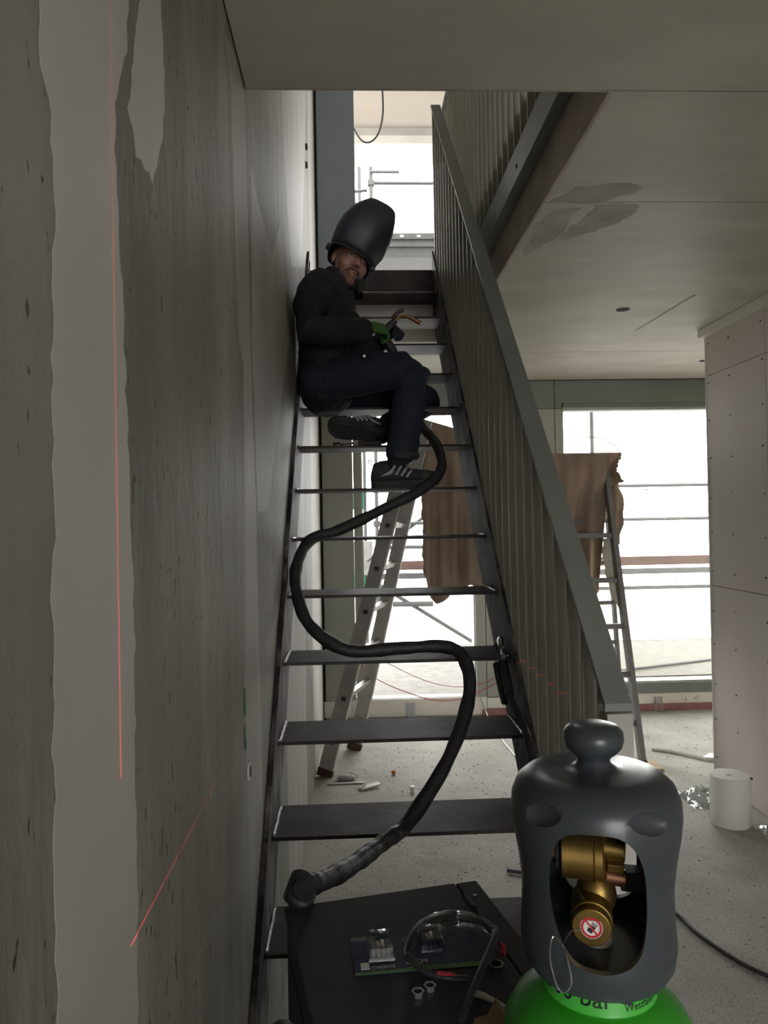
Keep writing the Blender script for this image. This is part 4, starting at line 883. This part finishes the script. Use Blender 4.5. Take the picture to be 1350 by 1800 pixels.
def shoe(name, heel, toe, up, k=1.0):
    x = (Vector(toe)-Vector(heel)).normalized(); z = Vector(up); z = (z - x*z.dot(x)).normalized(); y = z.cross(x); o = Vector(heel)
    L = lambda a, b, c: o + x*a*k + y*b*k + z*c*k
    ou = [(-.002,.0),(.005,.026),(.03,.037),(.08,.035),(.13,.038),(.18,.046),(.225,.047),(.262,.036),(.285,.012),(.287,-.008),(.268,-.034),(.23,-.045),(.18,-.043),(.13,-.034),(.08,-.033),(.03,-.036),(.005,-.026)]
    ou = [tuple(p)[:2] for p in smooth_path([Vector((a,b,0)) for a,b in ou], 3, True)]
    so_ = mk('shoe_sole', MB().rings([[L(a + (q-1)*(.0), b*q, c + (.012 if a > .25 and c < .02 else 0)) for a, b in ou] for c, q in ((0,.97),(.006,1.0),(.024,1.02),(.032,.97))]), M['sole'], pe, True)
    up_ = MB(); rg = []
    for a, w, h, off in ((.0,.022,.05,0),(.01,.033,.085,0),(.04,.038,.098,0),(.075,.040,.100,0),(.105,.041,.088,0),(.14,.043,.072,0),(.18,.046,.060,.001),(.22,.0455,.055,.001),(.255,.037,.050,.001),(.275,.024,.042,0),(.282,.010,.033,0)):
        rg.append([L(a, off + w*cos(2*pi*j/20)*(1 if sin(2*pi*j/20) < .2 else .86), .022 + h*.5 + h*.5*sin(2*pi*j/20)) for j in range(20)])
    up_.rings(rg); uo = mk('shoe', up_, M['shoe'], pe, True)
    mk('toe_cap', MB().rings([[L(a, w*cos(2*pi*j/20)*1.03, .020 + h*.52 + h*.52*sin(2*pi*j/20)) for j in range(20)] for a, w, h in ((.215,.046,.056),(.255,.0375,.052),(.276,.025,.044),(.285,.008,.03))]), M['sole'], uo, True)
    mk('heel_loop', MB().tube([L(.004,0,.10), L(-.012,0,.115), L(-.008,0,.128), L(.006,0,.112)], .0025*k, 6, 4), M['shoe'], uo, True)
    for s in (-1, 1):
        for q in range(4):
            a = .105 + q*.022
            mk('lace', MB().tube([L(a-.014, s*.043, .062-.006*q), L(a-.002, s*.0405, .085-.008*q), L(a+.006, s*.022, .103-.0095*q)], .0055*k, 6, 4), M['lace'], uo, True)
        mk('side_stripe', MB().prism([(.045,.050),(.088,.058),(.098,.085),(.085,.072)], lambda q_: L(q_[0], s*.036, q_[1]), lambda q_: L(q_[0], s*.0425, q_[1])), M['lace'], uo)
    return uo
shoe('shoe', (.080,3.06,1.6105), (.335,3.01,1.6105), (0,0,1), .95)
shoe('shoe', (.165,3.29,1.835), (-.06,3.20,1.865), (.25,.62,.62), .98)

def hand(name, mat, o, fd, nrm, curl, side, k=1.0, thumb=.8):
    x = Vector(fd).normalized(); z = Vector(nrm); z = (z - x*z.dot(x)).normalized(); y = z.cross(x)*side; o = Vector(o)
    L = lambda a, b, c: o + x*a*k + y*b*k + z*c*k
    mb = MB(); mb.limb([L(-.03,0,0), L(.0,0,0), L(.04,.002,.003), L(.078,.002,0)], [(.022,.028),(.019,.034),(.018,.041),(.014,.040)], 14, z)
    for i, (b, ln_) in enumerate(((.031,.076),(.011,.084),(-.009,.078),(-.028,.060))):
        p = L(.080, b, 0); ang = 0; pts = [p - x*.02*k, p]
        for sg_, cu in ((.44, curl[0]), (.30, curl[1]), (.26, curl[2])):
            ang += cu*(1+.06*i); p = p + (x*cos(ang) - z*sin(ang))*ln_*sg_*k; pts.append(p)
        mb.limb(pts, [.0105*k,.0105*k,.0098*k,.0090*k,.0078*k], 10, y)
    t0 = L(.012,.030,-.006); mb.limb([t0, L(.035,.052,-.016), L(.058,.058,-.034*thumb-.008), L(.075,.050,-.05*thumb-.008)], [.0145*k,.0125*k,.0110*k,.0090*k], 10, z)
    return remeshed(name, mb, mat, pe, .0042, 3)
hand('glove', M['green_glove'], (.075,3.135,2.292), (.90,.36,.02), (-.1,-.72,.66), (.75,.85,.55), 1)
mk('glove_cuff', MB().tube([(.035,3.105,2.28),(.075,3.133,2.291)], lambda t: .041-.005*t, 14, 1), M['green_glove'], pe, True)
hand('glove', M['navy_glove'], (.155,3.425,2.325), (.72,-.62,.28), (.25,.30,.9), (.8,.95,.6), -1)

hm = thing('welding_helmet', 'black welding helmet flipped up on the head of the seated person', 'welding helmet', (.012,3.3,2.655))
ha = Vector((.124,.02,.235)).normalized(); hw = Vector((.88,0,-.475)); hw = (hw - ha*hw.dot(ha)).normalized(); hd = ha.cross(hw)
if hd.y > 0: hd = -hd
hb = Vector((.012,3.305,2.650)); rg = []
for t, w_, d_, sh in ((-.012,.100,.112,0),(.02,.108,.118,0),(.08,.120,.124,.004),(.14,.119,.120,.006),(.19,.107,.106,.010),(.235,.088,.086,.016),(.262,.072,.066,.020),(.270,.045,.040,.020)):
    r = []
    for j in range(36):
        a = 2*pi*j/36; c, s = cos(a), sin(a); e = 2/3.6
        px = math.copysign(abs(c)**e, c)*w_; py = math.copysign(abs(s)**e, s)*d_
        if py > 0: px *= 1 - .25*(py/d_)**2         # faceted front narrower than the back
        fr = .030*max(0, -px/w_)*(1 if t < .0 else 0)
        r.append(hb + ha*(t - (.018 if t < 0 and py < 0 else 0)) + hw*(px+sh) + hd*py)
    rg.append(r)
hs = mk('shell', MB().rings(rg, False), M['helmet'], hm, 60); hs.data.polygons[0].use_smooth = True
bm = bmesh.new(); bm.from_mesh(hs.data); bm.verts.ensure_lookup_table(); bm.faces.new([bm.verts[7*36+j] for j in range(36)]); bmesh.ops.recalc_face_normals(bm, faces=bm.faces); bm.to_mesh(hs.data); bm.free()
m_ = hs.modifiers.new('s','SOLIDIFY'); m_.thickness = .004; m_.offset = -1
mk('rim', MB().tube(rg[0][::2], .0042, 8, 2, True), M['helmet'], hm, True)
for s in (-1, 1): mk('headgear_knob', MB().cyl(hb + ha*.0 + hw*s*.100 - hd*.01, hb + ha*.0 + hw*s*.118 - hd*.01, .018,.016,16), M['black_rubber'], hm, True, .002)

to = thing('welding_torch', 'welding torch with curved copper neck held in gloved hands', 'welding torch', (.13,3.315,2.305))
mk('handle', MB().tube([(.120,3.318,2.300),(.150,3.312,2.322),(.185,3.305,2.350),(.205,3.302,2.366)], lambda t: .0175-.004*t, 12, 5), M['black_rubber'], to, True)
mk('trigger', MB().obox((.175,3.292,2.332), (.8,0,.6), (0,1,0), (-.6,0,.8), .022,.006,.008), M['black_paint'], to, False, .002)
mk('neck', MB().tube([(.203,3.302,2.364),(.222,3.298,2.379),(.242,3.294,2.384),(.262,3.291,2.377)], .0065, 10, 6), M['brass'], to, True)
mk('nozzle', MB().tube([(.258,3.291,2.379),(.282,3.288,2.367),(.316,3.284,2.346)], .0098, 14, 3), M['copper'], to, True)
mk('hook', MB().tube([(.195,3.30,2.378),(.215,3.30,2.40),(.24,3.30,2.412)], .009, 8, 4), M['black_rubber'], to, True)

# ------------------------------------------------------------------ line laser standing below the picture, by the left wall
LP = Vector((-.05,.30,1.042))
ll = thing('line_laser', 'small black and red line laser on a tripod near the left wall', 'laser level', (LP.x, LP.y-.06, 0))
mk('housing', MB().box(LP.x-.03,LP.x+.03,LP.y-.10,LP.y-.02,.985,1.075), M['black_paint'], ll, False, .006)
mk('window_band', MB().box(LP.x-.026,LP.x+.026,LP.y-.021,LP.y-.0185,1.02,1.068), M['red_ink'], ll)
for k in range(3):
    a = k*2*pi/3 + pi/2; mk('leg', MB().cyl((LP.x,LP.y-.06,.985), (LP.x+.16*cos(a),LP.y-.06+.16*sin(a),0), .008,.007,8), M['black_rubber'], ll, True)
def laser(name, target, half_angle, normal, power):
    l = bpy.data.lights.new(name, 'SPOT'); l.spot_size = 2*half_angle; l.spot_blend = .05; l.shadow_soft_size = 0.0; l.energy = power; l.color = (1,.03,.03)
    l.use_nodes = True; nt = l.node_tree; N = nt.nodes; L = nt.links
    em = next(q for q in N if q.type == 'EMISSION')
    tc = N.new('ShaderNodeTexCoord'); sx = N.new('ShaderNodeSeparateXYZ'); L.new(tc.outputs['Normal'], sx.inputs[0])
    ab = N.new('ShaderNodeMath'); ab.operation = 'ABSOLUTE'; L.new(sx.outputs['Y'], ab.inputs[0])
    mr = N.new('ShaderNodeMapRange'); mr.inputs['From Min'].default_value = .0006; mr.inputs['From Max'].default_value = .0022; mr.inputs['To Min'].default_value = 1; mr.inputs['To Max'].default_value = 0
    L.new(ab.outputs[0], mr.inputs[0]); L.new(mr.outputs[0], em.inputs['Strength'])
    o = bpy.data.objects.new(name, l); COL.objects.link(o)
    d = (Vector(target)-LP).normalized(); zz = -d; yy = Vector(normal); yy = (yy - zz*yy.dot(zz)).normalized(); xx = yy.cross(zz)
    o.matrix_world = Matrix(((xx.x,yy.x,zz.x,LP.x),(xx.y,yy.y,zz.y,LP.y),(xx.z,yy.z,zz.z,LP.z),(0,0,0,1)))
LASER_W = 60
laser('laser_horizontal', (-.24, 1.10, 1.042), radians(7.5), (0,0,1), LASER_W*1.7)
laser('laser_horizontal_right', (.505, 1.93, 1.042), radians(3.6), (0,0,1), LASER_W*.5)
laser('laser_vertical', (-.24, .775, 1.66), radians(31), (Vector((-.19,.475,0)).cross(Vector((0,0,1)))), LASER_W*.6)
